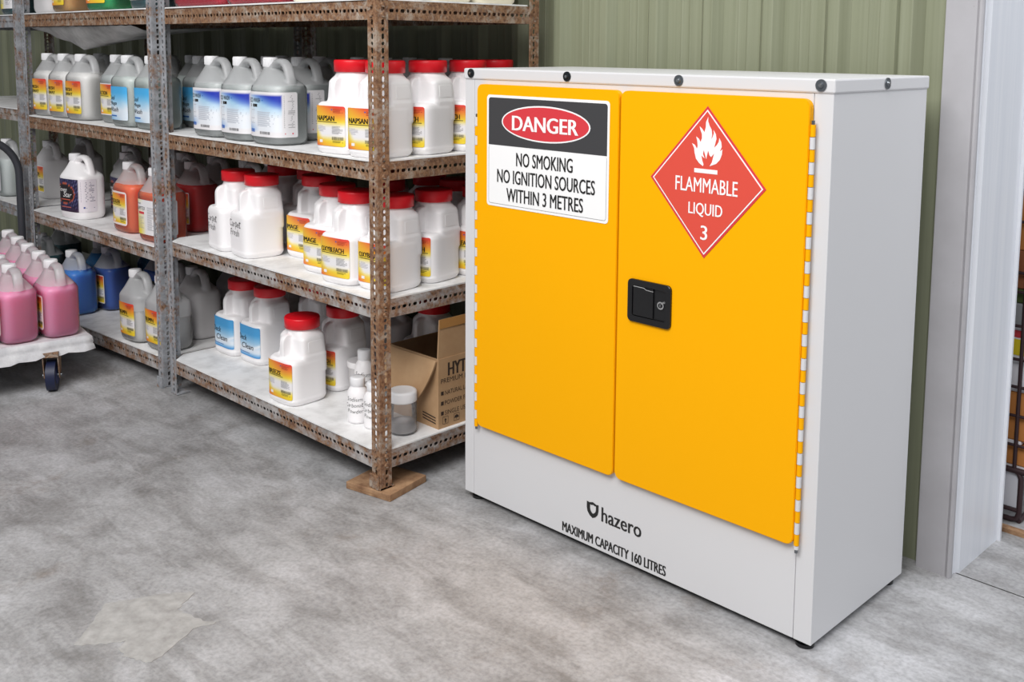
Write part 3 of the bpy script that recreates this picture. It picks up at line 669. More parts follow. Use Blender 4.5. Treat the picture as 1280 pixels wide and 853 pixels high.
# jar with a moulded grip: lower block, set-back upper body, front fin, threaded red lid
b = MB(); loft([(0, 0, 0, .067, .067, 4), (.005, 0, 0, .072, .072, 4.5), (.016, 0, 0, .0755, .0765, 5), (.020, 0, 0, .0755, .0765, 5), (.0215, 0, 0, .0743, .0753, 5), (.138, 0, 0, .0743, .0753, 5), (.148, 0, 0, .072, .073, 4.6), (.154, 0, 0, .067, .068, 4)], HDPE, 48, b)
loft([(.10, 0, .022, .0735, .0530, 7), (.158, 0, .022, .0730, .0525, 7), (.165, 0, .022, .0708, .0515, 7), (.214, 0, .021, .0672, .0500, 6), (.222, 0, .024, .0645, .0500, 4.5), (.230, 0, .023, .0575, .0495, 2.8), (.238, 0, .022, .0520, .0520, 2), (.255, 0, .022, .0500, .0500, 2)], HDPE, 56, b)
fin = [(-.063, .120), (-.063, .200), (-.061, .212), (-.054, .222), (-.042, .229), (0, .231), (0, .12)]
b.prism(fin, lambda y, z: (-.010, y, z), lambda y, z: (.010, y, z), HDPE)
JAR = remesh(b, 'jar_body', .0028, HDPE, 3)
lb = MB(); lb.lathe([(.0555, .2435), (.0580, .2445), (.0586, .2755), (.0570, .2795), (.0530, .2800), (.0515, .2790), (.0490, .2800), (0.002, .2802)], REDCAP, 48, (0, .022, 0))
LID = lb.mesh('jar_lid')
def panel_mesh():
    o_ = rrect(-.006, .168, .052, .208, .006); b = MB()
    # raised oblong outline moulded on the right cheek
    n = len(o_); i_ = rrect(-.0042, .1698, .0502, .2062, .005)
    def P(y, z, o): 
        hx = .0708-(z-.165)/.049*.0036
        return (hx+o, y+.0, z)
    b.add([P(y, z, -.0015) for y, z in o_]+[P(y, z, .0006) for y, z in i_], [(k, (k+1) % n, n+(k+1) % n, n+k) for k in range(n)], HDPE)
    b.add([P(y, z, .0006) for y, z in i_], [list(range(n))], HDPE); return b.mesh('moulded_panel')
PANEL = panel_mesh()
def jar(label, x, y, z, rz=0, lab=None, group=None):
    r = thing('lidded_jar', label, 'jar', (x, y, z), math.radians(rz), group)
    link('body', JAR, r); link('lid', LID, r); link('moulded_panel', PANEL, r)
    if lab: link('handwriting' if lab == 'carpet' else 'label', LB[lab], r)
    return r
D5 = .0052
zr = [q+D5 for q in ZR]; zl = [q+D5 for q in ZL]; zt = [q+D5 for q in ZT]
def zl1(x): return ZL[0]+D5-.045*(LX1-x)/(LX1-LX0)+.0015

# ------------------------------------------------------------------ rack beside the cabinet
G = 'grey-liquid jugs on the rusty rack'
jug('clear jug of grey liquid, deep-blue label, leftmost of the three on the rusty rack', -1.182, -.105, zr[2], 0, 'eco', 'clear', .190, group=G)
jug('clear jug of grey liquid, deep-blue label, middle of the three on the rusty rack', -.986, -.105, zr[2], 0, 'eco', 'clear', .190, group=G)
jug('clear jug of grey liquid with its whole blue label showing, beside the red-lidded jars', -.793, -.105, zr[2], 0, 'eco', 'clear', .192, group=G)
jug('shaded jug behind the last grey-liquid jug, a strip of blue label showing', -.885, .062, zr[2], 0, 'eco', 'clear', .190, group=G)
jug('shaded jug in the back row, only its cap showing above the front grey-liquid jugs', -1.095, .07, zr[2], 0, None, 'clear', .19)
jug("shaded jug in the far back row, cap above the handle of the third grey-liquid jug", -.80, .25, zr[2], 0, None, 'clear', .19)
jug('jug at the back behind the yellow-labelled jars, cap peeping over the first red lid', -.61, .225, zr[2], 0)
jug("jug at the back, cap peeping over red lids right of the rusty post", -.48, .384, zr[2], 0)
jug('shaded jug deep in the far row, above and between the first two grey-liquid jugs', -1.24, .22, zr[2], 0, None, 'milky', .19)
jug('shaded jug deep in the far row, above and between the last two grey-liquid jugs', -1.02, .24, zr[2], 0, None, 'milky', .19)
jug('shaded jug in the farthest row, beside the back post of the rusty rack', -.674, .385, zr[2], 0)
JG = 'red-lidded jars on the rusty rack'
jar('red-lidded white jar with yellow label, just right of the grey-liquid jugs', -.420, -.098, zr[2], 5, 'jn', JG)
jar('red-lidded white jar with yellow label, directly behind the rusty corner post', -.262, -.098, zr[2], 8, 'jn', JG)
jar('red-lidded jar above the cabinet top edge, first one right of the rusty post', -.264, .066, zr[2], 9, 'jo', JG)
jar('red-lidded jar partly behind the cabinet corner, second one right of the rusty post', -.264, .230, zr[2], 9, 'jo', JG)
jar('red-lidded jar mostly hidden by the cabinet, farthest right on its shelf', -.300, .384, zr[2], 6, None, JG)
# middle shelf
jar('red-lidded plain white jar with black handwriting, the left of the pair', -1.135, -.088, zr[1], -8, 'carpet', JG)
jar('red-lidded plain white jar with black handwriting, the right and nearer of the pair', -.972, -.092, zr[1], -6, 'carpet', JG)
jar('red-lidded jar with yellow label, set back just right of the two handwritten white jars', -.825, .045, zr[1], 3, 'ji', JG)
jar('red-lidded jar with yellow label, second left of the rusty post on the middle shelf', -.588, -.045, zr[1], 5, 'ji', JG)
jar('red-lidded jar with yellow label facing front, nearest left of the rusty post', -.424, -.088, zr[1], 6, 'jo', JG)
jar('red-lidded jar behind the rusty post on the middle shelf, blank side showing', -.272, -.060, zr[1], 7, 'jo', JG)
jar("red-lidded jar with whole lid in view between the rusty post and the cabinet", -.285, .106, zr[1], 9, 'jo', JG)
jar('red-lidded jar on the middle shelf cut off by the cabinet edge', -.250, .272, zr[1], 8, 'jo', JG)
for x, y, la in ((-1.165, .12, 'red-lidded jar in deep shade behind the two handwritten white jars'), (-.985, .13, 'red-lidded jar in shade, lid between the handwritten pair and the yellow-labelled one'),
              (-.745, .285, 'red-lidded jar in shade behind the set-back yellow-labelled jar on the middle shelf'), (-.57, .145, 'red-lidded jar in shade just left of the rusty post, under the beam'),
              (-.425, .325, 'red-lidded jar in shade just right of the rusty post, under the beam'), (-.59, .345, 'red-lidded jar in the farthest dark row of the middle shelf')):
    jar(la, x, y, zr[1], 4, None, JG)
jug('shaded jug under the beam, left behind the handwritten white jars', -1.345, .225, zr[1], 0, None, 'clear', .12)
jug('shaded jug deep on the middle shelf, between dark red jug and handwritten jars', -1.13, .31, zr[1], 0, None, 'clear', .12)
# bottom shelf
jar('red-lidded jar with sky-blue handwritten label, the left one at the bottom', -1.345, .045, zr[0], 0, 'deck', JG)
jar('red-lidded jar with sky-blue handwritten label, the right and nearer one at the bottom', -1.175, .055, zr[0], 0, 'deck', JG)
jar('red-lidded jar with yellow label standing alone on the bottom shelf, lid fully in view', -.722, -.100, zr[0], 3, 'jb', JG)
jar('red-lidded jar behind the lone jar on the bottom shelf, its label edge showing', -.748, .085, zr[0], 4, 'jo', JG)
jar('red-lidded jar with yellow-red label in shade behind the left blue-labelled jar', -1.36, .235, zr[0], 0, 'jo', JG)
jar('red-lidded jar in the dark behind the open carton', -.572, .345, zr[0], 0, None, JG)
jar('jar in shade behind the bottom blue-labelled jars, far row', -1.10, .22, zr[0], 0, 'deck', JG)
jug('milky jug in shade behind the rusty post, left of the carton', -.752, .30, zr[0], 10)
jug('milky jug in the dark far row between the blue-labelled jars and the lone jar', -.945, .385, zr[0], 0)

# round white bottles, tub, clear jar
wb = MB(); wb.lathe([(.028, 0), (.0325, .003), (.034, .010), (.034, .086), (.0325, .098), (.027, .108), (.0225, .113), (.0215, .118)], HDPE, 28); BOT = wb.mesh('bottle_body')
wb = MB(); wb.lathe([(.0225, .1165), (.0235, .1175), (.0235, .140), (.022, .1435), (.012, .144)], CAPW, 28); BCAP = wb.mesh('bottle_cap')
WB = wrap(.034, .034, 2, .0006); HW = handwriting('handwriting', WB, [('Sodium', -.026, .074, .013), ('Carbonate', -.034, .055, .012), ('Powder', -.024, .036, .012)])
for x, y, z, rz, la in ((-.414, -.080, zr[0], 34, 'small white bottle with handwriting, bottom left of the three by the rusty post'), (-.338, -.072, zr[0], 30, 'small white bottle with handwriting, half behind the rusty post'), (-.552, .050, zr[0], 40, 'small white bottle with handwriting, standing behind the other two')):
    r = thing('white_bottle', la, 'bottle', (x, y, z), math.radians(rz), 'small white bottles by the rusty post'); r.scale.z = 1.22 if y > 0 else 1; link('body', BOT, r); link('cap', BCAP, r); link('handwriting', HW, r)
b = MB(); b.lathe([(.034, 0), (.038, .004), (.040, .09), (.041, .094)], NAT, 32); r = thing('plastic_tub', 'small grey-white tub with lid behind the small white bottles', 'tub', (-.625, .085, zr[0]), 0, me=b.mesh('plastic_tub'))
b = MB(); b.lathe([(.043, .094), (.044, .096), (.044, .112), (.042, .114)], HDPE, 32); link('lid', b.mesh('lid'), r)
b = MB(); b.lathe([(.036, .002), (.042, .006), (.043, .012), (.043, .092), (.041, .100), (.039, .102)], GLASS, 40); r = thing('clear_jar', 'clear plastic jar with white screw lid in front of the carton', 'jar', (-.242, -.038, zr[0]), 0, me=b.mesh('clear_jar'))
b = MB(); b.lathe([(.0405, .099), (.0435, .101), (.0440, .104), (.0435, .128), (.041, .133), (.034, .1345), (.030, .1338)], CAPW, 40); link('lid', b.mesh('lid'), r)
b = MB(); b.lathe([(.034, .0045), (.039, .008), (.0395, .012), (.0392, .034), (.037, .037), (.012, .040)], pbr('grey_powder', rgb(196, 192, 192), .9), 32); link('powder', b.mesh('powder'), r)

# open carton
cw, cdp, ch = .24, .34, .222
box = thing('open_carton', 'open brown cardboard carton with printed side between the rusty rack post and cabinet', 'box', (-.178, .050, zr[0]))
b = MB(); T_ = .004
b.box(-cw, 0, 0, 0, T_, ch, KRAFT); b.box(-cw, cdp-T_, 0, 0, cdp, ch, KRAFT); b.box(-cw, T_, 0, -cw+T_, cdp-T_, ch, KRAFT); b.box(-T_, T_, 0, 0, cdp-T_, ch, KRAFT); b.box(-cw+T_, T_, 0, -T_, cdp-T_, .004, KRAFTIN)
link('body', b.mesh('body'), box)
def flap(pts, mat=KRAFT, n=Vector((0, 0, .004))):
    b = MB(); b.add([Vector(p) for p in pts]+[Vector(p)+n for p in pts], [(0, 1, 2, 3), (7, 6, 5, 4)]+[(k, (k+1) % 4, 4+(k+1) % 4, 4+k) for k in range(4)], mat); return b
o = link('flap', flap([(-.002, 0, ch), (-.002, cdp, ch), (.006, cdp, ch+.125), (.006, 0, ch+.125)], n=Vector((-.004, 0, 0))).mesh('flap'), box)
b = flap([(.0065, -.0006, ch+.097), (.0088, cdp, ch+.097), (.0090, cdp, ch+.126), (.0067, -.0006, ch+.126)], TAPE, Vector((-.0006, 0, 0))); link('tape', b.mesh('tape'), o)
b = MB(); k = 8; vs = []
for i in range(k+1):
    t = i/k; z = ch-.005-.120*t; y = -.002-.033*math.sin(t*1.6)
    vs += [(-cw, y, z), (-.004-.045*t**2.2, y, z)]
b.add(vs+[(x, y-.004, z+.001) for x, y, z in vs], [(2*i, 2*i+1, 2*i+3, 2*i+2) for i in range(k)]+[(2*(k+1)+2*i+2, 2*(k+1)+2*i+3, 2*(k+1)+2*i+1, 2*(k+1)+2*i) for i in range(k)], KRAFT, True); link('flap', b.mesh('flap', False), box)
b = flap([(-cw, cdp, ch), (0, cdp, ch), (0, cdp+.03, ch+.10), (-cw, cdp+.03, ch+.10)], n=Vector((0, .004, 0))); link('flap', b.mesh('flap'), box)
b = MB()
def onx(y0, z0, y1, z1, x=.0007):
    f = lambda a, c: (x, y0+a*(y1-y0), z0+c*(z1-z0)); f.nrm = (1, 0, 0); return f
INKB = pbr('carton_ink', rgb(58, 44, 36), .8)
put_text(b, 'HYT', onx(.040, .164, .112, .205), INKB, .14)
put_text(b, 'PREMIUM D', onx(.010, .143, .122, .158), INKB); link('brand_printing', b.mesh('brand_printing', False), box); b = MB()
for z, tx in ((.106, 'NATURAL LA'), (.074, 'POWDER FR'), (.042, 'SINGLE USE')):
    b.add([onx(.010, z, .021, z+.012)(a, c) for a, c in ((0, 0), (1, 0), (1, 1), (0, 1))], [(0, 1, 2, 3)], INKB); put_text(b, tx, onx(.026, z-.001, .120, z+.013), INKB)
link('side_printing', b.mesh('side_printing', False), box); b = MB()
for y in (.016, .062):
    o_ = rrect(y, .012, y+.024, .036, .003); i_ = rrect(y+.0012, .0132, y+.0228, .0348, .0025); n = len(o_)
    b.add([(.0007, p, q) for p, q in o_+i_], [(k, (k+1) % n, n+(k+1) % n, n+k) for k in range(n)], INKB)
    if y < .03: b.add([(.0007, p, q) for p, q in ((.026, .016), (.030, .016), (.030, .024), (.033, .024), (.028, .031), (.023, .024), (.026, .024))], [list(range(7))], INKB)
    else:
        b.add([(.0007, .074+.009*math.cos(t*math.pi/8), .021+.010*math.sin(t*math.pi/8)) for t in range(9)]+[(.0007, .0735, .021)], [list(range(9))], INKB)
        b.add([(.0007, p, q) for p, q in ((.0733, .015), (.0747, .015), (.0747, .022), (.0733, .022))], [(0, 1, 2, 3)], INKB)
    link('handling_symbol', b.mesh('handling_symbol', False), box); b = MB()
for k in range(3): b.add([(x, -.0007, z) for x, z in ((-.075, .020+.009*k), (-.012, .014+.009*k), (-.012, .018+.009*k), (-.075, .024+.009*k))], [(0, 1, 2, 3)], INKB)
link('front_printing', b.mesh('front_printing', False), box)

# top shelf: low jerrycans, seen only at their feet
def jerry(label, x, y, z, w_, d_, h_, shell, liquid=None, lab=None, group=None, cap=CAPW):
    r = thing('jerrycan', label, 'jerrycan', (x, y, z), 0, group); a, c = w_/2, d_/2
    b = loft([(0, 0, 0, a*.94, c*.94, 6), (.008, 0, 0, a*.985, c*.985, 7), (.02, 0, 0, a, c, 8), (h_*.79, 0, 0, a, c, 8), (h_*.84, 0, 0, a, c, 8), (h_*.92, 0, 0, a*.93, c*.93, 6), (h_*.93, 0, 0, a*.7, c*.7, 5)], shell, 44)
    b.tube([(-a*.25, 0, h_*.90), (-a*.2, 0, h_*1.0), (0, 0, h_*1.04), (a*.45, 0, h_*1.04), (a*.62, 0, h_*.99), (a*.66, 0, h_*.90)], .012, shell, 10, True, .016); link('body', b.mesh('body'), r)
    b = MB(); b.lathe([(.026, h_*.92), (.027, h_*.93), (.027, h_*1.03), (.024, h_*1.04)], cap, 24, (-a*.6, 0, 0)); link('cap', b.mesh('cap'), r)
    if liquid:
        me = r.children[0].data; me.materials.append(WET)
        for p in me.polygons:
            if p.center.z < h_*.8: p.material_index = 1
        link('liquid', loft([(.004, 0, 0, a*.92, c*.92, 6), (.02, 0, 0, a*.975, c*.975, 8), (h_*.8, 0, 0, a*.975, c*.975, 8)], LIQ[liquid], 44).mesh('liquid'), r)
    if lab: o = link('label', printed('label', wrap(a, c, 8, .001), -a*.86, a*1.3, .042, h_*.7, d_white, lines(.05, .08, .95, .92, 20)), r)
    return r
jerry('red-liquid jerrycan with white label at the top, left one above the grey-liquid jugs', -1.235, -.060, zr[3], .345, .21, .27, CLEAR, 'red', True, 'red jerrycans on the top shelf')
jerry('red-liquid jerrycan with white label at the top, right one above the grey-liquid jugs', -.872, -.055, zr[3], .345, .21, .27, CLEAR, 'red', True, 'red jerrycans on the top shelf')
CG = 'cream jerrycans on the top shelf'
jerry('cream jerrycan on the top shelf, leftmost, next to the red ones', -.560, -.045, zr[3], .222, .19, .28, CREAM, None, None, CG)
jerry('cream jerrycan on the top shelf behind the rusty corner post', -.312, -.060, zr[3], .230, .19, .28, CREAM, None, None, CG)
jerry('cream jerrycan on the top shelf, second along the side right of the rusty post', -.300, .125, zr[3], .23, .165, .28, CREAM, None, None, CG)
jerry('cream jerrycan on the top shelf, last along the side near the back post', -.300, .305, zr[3], .23, .18, .28, CREAM, None, None, CG)

# ------------------------------------------------------------------ middle rack
F = 'milky jugs with yellow-red labels on the middle rack'
for x, la in ((-2.686, 'leftmost of three milky jugs with yellow-red labels below the sagging plastic sheet'), (-2.500, 'middle of three milky jugs with yellow-red labels below the sagging plastic sheet'), (-2.312, 'rightmost of three milky jugs with yellow-red labels, its whole label in view')):
    jug(la, x, -.100, zl[2], 6, 'fresh', 'milky', .205, group=F)
jug('clear jug with yellow label edge, between the milky jugs and the sky-blue labels', -2.062, -.060, zl[2], 0, 'plain_warm', 'clear', .20)
SK = 'jugs with sky-blue handwritten labels'
jug('clear jug with sky-blue handwritten label, left one of the pair beside the grey posts', -1.850, -.108, zl[2], 0, 'sky', 'grey', .20, group=SK)
jug('clear jug with sky-blue handwritten label, half hidden by the grey posts', -1.660, -.100, zl[2], 0, 'sky', 'grey', .20, group=SK)
jug('jug with sky-blue label showing as a strip left of the grey-liquid jugs', -1.622, .080, zl[2], 0, 'sky', 'clear', .20, group=SK)
jug('jug of grey-green liquid seen just right of the grey posts, back row', -1.84, .16, zl[2], 0, None, 'grey', .20)
BK = 'shaded jugs in the back row of the middle rack'
for x, y, la in ((-2.56, .08, 'first'), (-2.30, .11, 'second'), (-2.08, .15, 'third'), (-2.35, .30, 'fourth')):
    jug({'first': 'shaded jug in back row behind the middle yellow-red-labelled milky jug', 'second': 'shaded jug in back row, cap right above the rightmost yellow-red-labelled jug', 'third': 'shaded jug in back row behind the jug with the yellow label edge', 'fourth': 'shaded jug in the farthest row beneath the sagging sheet'}[la], x, y, zl[2], 0, None, 'milky', .2, group=BK)
# second shelf
jug('opaque white jug with dark flower label and oval, front of the second shelf', -2.395, -.108, zl[1], 10, 'grape', None, .2, HDPE)
jug('jug with the same dark label half hidden behind the opaque white one', -2.300, .065, zl[1], -6, 'grape', 'milky', .17)
jug('orange-red liquid jug with yellow label, right of the opaque white jug', -1.925, -.085, zl[1], 0, 'verza', 'orange', .200)
jug('orange-red liquid jug with white-yellow label partly behind the grey posts', -1.655, -.100, zl[1], 4, 'cit', 'orange', .195)
jug('pinkish jug in shade right behind the orange-red jug with yellow label', -2.02, .075, zl[1], 0, None, 'orange', .12)
jug('dark red liquid jug in shade, seen right of the grey posts', -1.775, .11, zl[1], 0, 'plain_warm', 'darkred', .195)
jug('milky jug with yellow-red label edge between the hoop and the opaque white jug', -3.10, .035, zt[1], 0, 'plain_warm', None)
for x, y, la in ((-2.60, .215, 'milky jug in shade, second row, between the left milky jug and the dark-labelled one'), (-2.36, .30, 'milky jug in shade far behind the opaque white jug'), (-2.12, .25, 'milky jug in shade behind the pinkish jug'), (-1.90, .28, 'milky jug in shade under the beam left of the grey posts'), (-1.67, .30, 'milky jug in deep shade right of the grey posts, behind the dark red jug')):
    jug(la, x, y, zl[1], 0, None, None)
# bottom shelf
jug('blue liquid jug, bright, just right of the pink jugs', -2.540, -.090, zl1(-2.540), 0, 'plain_warm', 'blue', .205)
jug('blue liquid jug, darker, second from the pink jugs, yellow-red label showing', -2.510, .062, zl1(-2.510), 0, 'plain_warm', 'navy', .195)
jug("bottom-shelf milky jug with yellow-red label, left of the pair by grey posts", -1.845, -.108, zl1(-1.845), 0, 'triumph', 'milky', .13, group='bottom milky jugs by the grey posts')
jug("bottom-shelf milky jug with yellow-red label, half behind the grey posts", -1.630, -.100, zl1(-1.63), 0, 'triumph', 'milky', .13, group='bottom milky jugs by the grey posts')
jug('milky jug with round handle hole, seen on the bottom shelf right of the grey posts', -1.715, .075, zl1(-1.715), 0)
jug('teal liquid jug in shade at the back, just above the bright blue jug', -2.705, .105, zl1(-2.705), 0, None, 'teal', .23)
jug('teal liquid jug in deep shade far at the back', -2.50, .27, zl1(-2.50), 0, None, 'teal', .23)
jug('pinkish milky jug in shade behind the pair by the grey posts', -1.93, .09, zl1(-1.93), 0)
jug('milky jug in deep shade, far back behind the grey posts', -1.76, .28, zl1(-1.76), 0)
jug('dark-labelled jug in the dark between the blue jugs and the bottom milky pair', -2.23, .17, zl1(-2.23), 0, 'dark', 'navy', .2)
# top shelf
jug('grey-white jug at the left end of the top shelf', -2.665, -.090, zl[3], 0)
jug('amber liquid jug with yellow-red label on the top shelf', -2.425, -.100, zl[3], 0, 'fresh', 'amber', .2)
jug('green liquid jug with yellow label on the top shelf', -2.055, -.100, zl[3], 10, 'fresh', 'green', .2)
jug('green liquid jug at the back of the top shelf', -1.98, .07, zl[3], 0, None, 'green', .2)
jug('dark teal liquid jug on the top shelf beside the grey posts', -1.720, -.075, zl[3], 0, 'plain_warm', 'darkteal', .2)
# sagging sheet below the top shelf
b = MB(); nx, ny = 24, 10; vs = []
for j in range(ny+1):
    for i in range(nx+1):
        u, v = i/nx, j/ny; x = -2.74+1.02*u; dp = (u/.42 if u < .42 else (1-u)/.58)
        y = -.172+.13*v if v < .5 else -.107+.9*(v-.5); q = min(1, v/.5) if v < .5 else max(0, 1-(v-.5)/.5)
        vs.append((x, y, 1.386-(.018+.075*dp)*q**.8-.004*math.sin(u*23+v*9)*q-.003*abs(math.sin(u*41))))
b.add(vs+[(x, y, z+.0015) for x, y, z in vs], [(j*(nx+1)+i, j*(nx+1)+i+1, (j+1)*(nx+1)+i+1, (j+1)*(nx+1)+i) for j in range(ny) for i in range(nx)]+[((nx+1)*(ny+1)+j*(nx+1)+i, (nx+1)*(ny+1)+(j+1)*(nx+1)+i, (nx+1)*(ny+1)+(j+1)*(nx+1)+i+1, (nx+1)*(ny+1)+j*(nx+1)+i+1) for j in range(ny) for i in range(nx)], SHEETP, True)
thing('plastic_sheet', 'torn grey plastic sheet sagging under the top shelf of the middle rack', 'plastic sheet', me=b.mesh('plastic_sheet', False))

# ------------------------------------------------------------------ far left rack, mostly out of frame
jug('milky jug inside the trolley hoop at the left edge of the photo', -3.325, -.085, zt[1], 0, 'whitelab', 'clear', .19)
jug('milky jug in shade behind the trolley hoop', -3.14, .215, zt[1]+.0, 0)
jug('teal liquid jug low at the left edge, behind the pink jugs', -2.985, -.06, zt[0], 0, None, 'darkteal', .19)
jug('dark jug with yellow label low at the left edge, far back', -3.22, .12, zt[0], 0, 'dark', 'darkteal', .19)
jug('jug with white-yellow label at the top left corner of the photo', -3.06, -.095, zt[3], 0, 'cit', 'darkteal', .12)
b = loft([(0, 0, 0, .10, .07, 4), (.03, 0, 0, .105, .075, 5), (.10, 0, 0, .10, .07, 5), (.12, 0, 0, .07, .05, 4)], GREY, 32); b.cyl((.02, -.070, .06), .022, -.012, BLACK, 'y', 20)
thing('grey_box', 'dark grey rounded case on the far left rack, upper shelf', 'case', (-3.07, .05, zt[2]), 0, me=b.mesh('grey_box'))

# ------------------------------------------------------------------ platform trolley with pink jugs
TR = math.radians(-8); tro = Vector((-1.870, -.440, 0))
def tl(a, c): q = Matrix.Rotation(TR, 2) @ Vector((a, c)); return tro.x+q.x, tro.y+q.y
ZP = .198
tr_ = thing('platform_trolley', 'low platform trolley draped in white sheet, with dark hoop handle, carrying pink jugs', 'trolley', (tro.x, tro.y, 0), TR)
x0, x1, y0, y1 = -.99, .108, -.66, .096
b = MB(); b.box(x0, y0, ZP-.045, x1, y1, ZP-.004, CANVAS, .006)
# drape: top skin and an uneven skirt
pl = []; n = 26
def edge(k, a0, a1): return [a0+(a1-a0)*i/k for i in range(k)]
per = [(x1, y) for y in edge(n, y0, y1)]+[(x, y1) for x in edge(n, x1, x0)]+[(x0, y) for y in edge(n, y1, y0)]+[(x, y0) for x in edge(n, x0, x1)]
random.seed(5); m = len(per); rows = []
for h, o in ((0, -.004), (-.004, .003), (-.022, .006), (-.030, .0045), (-.034, .007), (None, .012)):
    row = []
    for k, (x, y) in enumerate(per):
        dx = o if x == x1 else (-o if x == x0 else 0); dy = o if y == y1 else (-o if y == y0 else 0); hh = h
        if h is None:
            hh = -.060-.012*math.sin(k*.31)-.006*math.sin(k*1.3)
            if x == x1: hh = -.056-.045*max(0, (y1-.13-y)/(y1-y0))-.004*math.sin(k*2.1); hh = max(hh, -.058-(y1-y)*.25) 
        row.append((x+dx+random.uniform(-.0012, .0012), y+dy, ZP+hh))
    rows.append(row)
vs = [p for r_ in rows for p in r_]
b.add(vs, [(r_*m+k, r_*m+(k+1) % m, (r_+1)*m+(k+1) % m, (r_+1)*m+k) for r_ in range(5) for k in range(m)], CANVAS, True); b.add(rows[0], [list(range(m))], CANVAS)
link('platform', b.mesh('platform'), tr_)
RUSTC = RUST_HI
b = MB(); b.cyl((-.0165, 0, .0595), .0585, .033, RUBBER, 'x', 32); b.cyl((-.018, 0, .0595), .034, .036, pbr('blue_hub', rgb(36, 48, 104), .45), 'x', 24)
b.cyl((-.034, 0, .0595), .007, .068, ZINC, 'x', 10); WHEEL = b.mesh('wheel')
b = MB()
for sx in (-1, 1): b.prism([(-.012, .050), (.012, .050), (.036, .140), (-.036, .140)], lambda y, z: (sx*.0250, y, z), lambda y, z: (sx*.0285, y, z), RUSTC)
b.box(-.0295, -.04, .138, .0295, .04, .156, RUSTC); FORK = b.mesh('castor')
for (cx_, cy_, a) in ((.088, -.045, 68), (.060, -.56, 40), (-.90, .0, 10), (-.90, -.56, 20)):
    o = link('castor', FORK, tr_, (cx_, cy_, .001), math.radians(a)); link('wheel', WHEEL, o)
hy0, hy1, hz, rr = -.63, .080, .885, .17; pth = [(-.955, hy1, ZP-.02), (-.955, hy1, .5)]
for k in range(11): a = math.pi/2*k/10; pth.append((-.955, hy1-rr+rr*math.cos(a), hz-rr+rr*math.sin(a)))
for k in range(11): a = math.pi/2*k/10; pth.append((-.955, hy0+rr-rr*math.sin(a), hz-rr+rr*math.cos(a)))
pth += [(-.955, hy0, .5), (-.955, hy0, ZP-.02)]
b = MB(); b.tube(pth, .0165, TUBE, 14); link('hoop_handle', b.mesh('hoop_handle'), tr_)
ROWN = ['back', 'second', 'third', 'front']; COLN = ['nearest the castor end', 'second from the castor end', 'third from the castor end', 'fourth from the castor end']
for j in range(4):
    for i in range(4):
        x, y = tl(-.196*i+.0, -.148*j)
        la = f'pink liquid jug on the trolley, {ROWN[j]} row, {COLN[i]}'
        if (i, j) == (0, 0): la = "pink liquid jug at the trolley corner nearest the rack, whole side in view"
        if (i, j) == (0, 1): la = "pink liquid jug at the photo's left edge, in front of the corner one"
        jug(la, x, y, ZP+.0006, -4, 'pink', 'pink', .200, group='pink jugs on the trolley')
for j in (0, 1):
    x, y = tl(-.196*4, -.148*j); jug(f'pink liquid jug on the trolley by the hoop handle, {ROWN[j]} row', x, y, ZP+.0006, -4, 'pink', 'pink', .2, group='pink jugs on the trolley')

# ------------------------------------------------------------------ yard beyond the door: mesh cage of boxes
BAR = pbr('brown_cage_bar', rgb(66, 48, 52), .5, .3)
cage = thing('wire_cage', 'dark brown wire mesh cage of cartons outside, at the right edge of the photo', 'cage', (0, 0, 0))
cx0, cx1, cy0, cy1 = .55, 1.262, .985, 1.55
b = MB()
def bar(p, q, r=.005): b.tube([p, q], r, BAR, 8)
zs = [.15, .222, .306, .388, .466, .56, .655, .709, .85, .937, 1.05]
for z in zs:
    for y in (cy0, cy1): bar((cx0, y, z), (cx1, y, z), .0045 if z not in (.15,) else .009)
    for x in (cx0, cx1): bar((x, cy0, z), (x, cy1, z), .0045)
for k in range(8):
    x = cx1-.070-.1*k
    if x > cx0: 
        for y in (cy0, cy1): bar((x, y, .15), (x, y, 1.05), .0055)
for k in range(6): bar((cx1, cy0+.1*k, .15), (cx1, cy0+.1*k, 1.05), .0045)
for x in (cx0, cx1): 
    for y in (cy0, cy1): bar((x, y, .15), (x, y, 1.05), .009)
link('mesh_sides', b.mesh('mesh_sides'), cage)
b = MB(); fx = 1.212; rr = .02
b.tube([(.56, cy0, .008), (fx-rr, cy0, .008), (fx-.005, cy0, .013), (fx, cy0, .03), (fx, cy0, .128), (fx-.006, cy0, .144), (fx-rr, cy0, .15), (.56, cy0, .15)], .0075, BAR, 10)
b.tube([(.56, cy0, .036), (fx, cy0, .036)], .006, BAR, 8); b.tube([(.56, cy1, .008), (fx, cy1, .008), (fx, cy1, .15)], .0075, BAR, 10); b.tube([(.56, cy0, .15), (.56, cy0, .008), (.56, cy1, .008), (.56, cy1, .15)], .0075, BAR, 10)
b.tube([(fx, cy0, .008), (fx, cy1, .008)], .0075, BAR, 10); link('foot_frame', b.mesh('foot_frame'), cage)
b = MB(); b.box(.57, cy0+.004, .042, fx-.008, cy0+.010, .142, pbr('white_panel', rgb(222, 224, 234), .4)); link('panel', b.mesh('panel'), cage)
b = MB(); b.box(.56, cy0+.01, .150, cx1-.01, cy1-.01, .158, pbr('white_panel', (.7, .7, .7))); link('tray', b.mesh('tray'), cage)
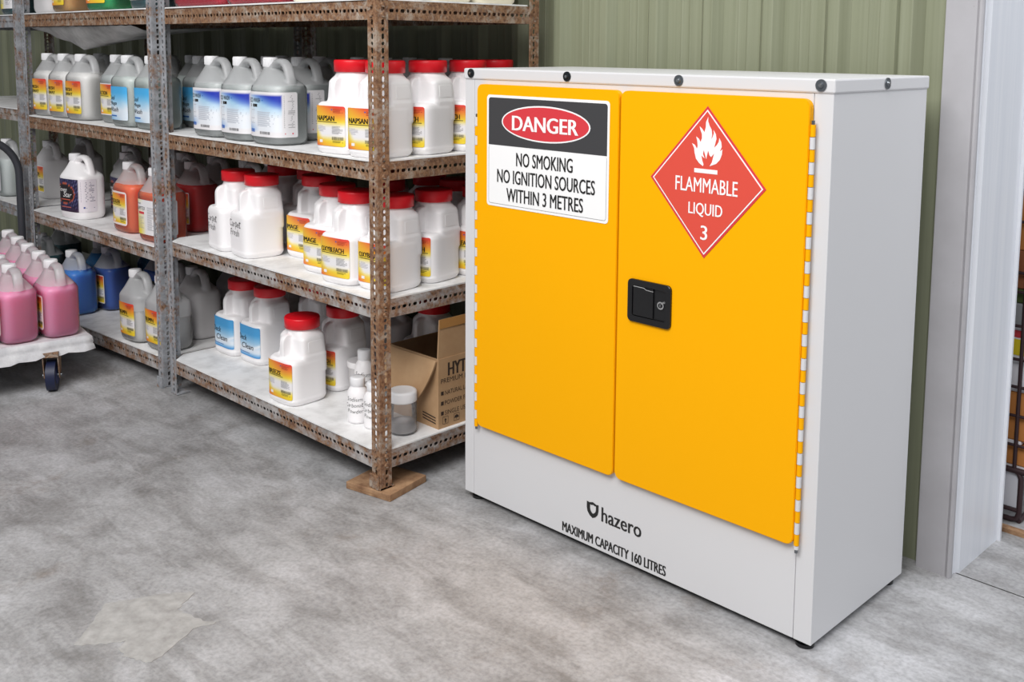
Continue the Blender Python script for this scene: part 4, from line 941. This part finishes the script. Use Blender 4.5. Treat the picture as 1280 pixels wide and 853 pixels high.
BRN = pbr('orange_brown_card', rgb(196, 128, 66), .8); WBAG = pbr('white_bag', rgb(236, 236, 244), .5); GRN = pbr('dark_green', rgb(70, 86, 40), .7); LIME = pbr('yellow_print', rgb(230, 208, 40), .5)
def carton(label, x0, x1, z0, z1, mat, cat='box', name='carton', tape=True, y0=1.0, y1=1.4):
    b = MB(); b.box(x0, y0, z0, x1, y1, z1, mat, .004); o = thing(name, label, cat, ((x0+x1)/2, (y0+y1)/2, z0)); me = b.mesh('body')
    me.transform(Matrix.Translation((-(x0+x1)/2, -(y0+y1)/2, -z0))); link('body', me, o)
    if tape: 
        c = MB(); a, d, h = (x1-x0)/2, (y1-y0)/2, z1-z0; c.box(-a, -.02, h, a, .02, h+.0006, TAPE); c.box(-.02, -d-.0006, h*.55, .02, -d, h, TAPE); link('tape', c.mesh('tape'), o)
    return o
carton('orange-brown carton at the bottom of the wire cage', .75, 1.235, .159, .216, BRN)
carton('orange-brown carton second from the bottom in the wire cage', .80, 1.24, .230, .300, BRN)
carton('orange-brown carton third from the bottom in the wire cage, tilted edge', .85, 1.245, .302, .368, BRN)
carton('white slab between the lowest two cartons in the wire cage', .78, 1.20, .2165, .2295, WBAG, 'slab', 'white_slab', False)
o = carton('white bag with yellow print, middle of the wire cage', .80, 1.25, .369, .555, WBAG, 'bag', 'printed_bag', False)
c = MB(); c.box(-.10, -.2012, .105, .22, -.2, .15, LIME); c.box(-.1, -.2012, .155, .22, -.2, .175, pbr('red_print', rgb(200, 60, 70), .5)); link('print', c.mesh('print'), o)
carton('dark grey bundle above the printed bag in the wire cage', .80, 1.245, .556, .62, GREY, 'bundle', 'grey_bundle', False)
carton('dark green crate in the upper part of the wire cage', .80, 1.24, .621, .660, GRN, 'crate', 'green_crate', False)
carton('brown carton in the upper part of the wire cage', .80, 1.24, .661, .768, pbr('dark_card', rgb(150, 92, 58), .8))
carton('orange-brown carton topmost in the wire cage', .80, 1.25, .769, .936, BRN)
carton('white sack lying on the topmost carton in the wire cage', .80, 1.245, .937, 1.045, WBAG, 'sack', 'white_sack', False)
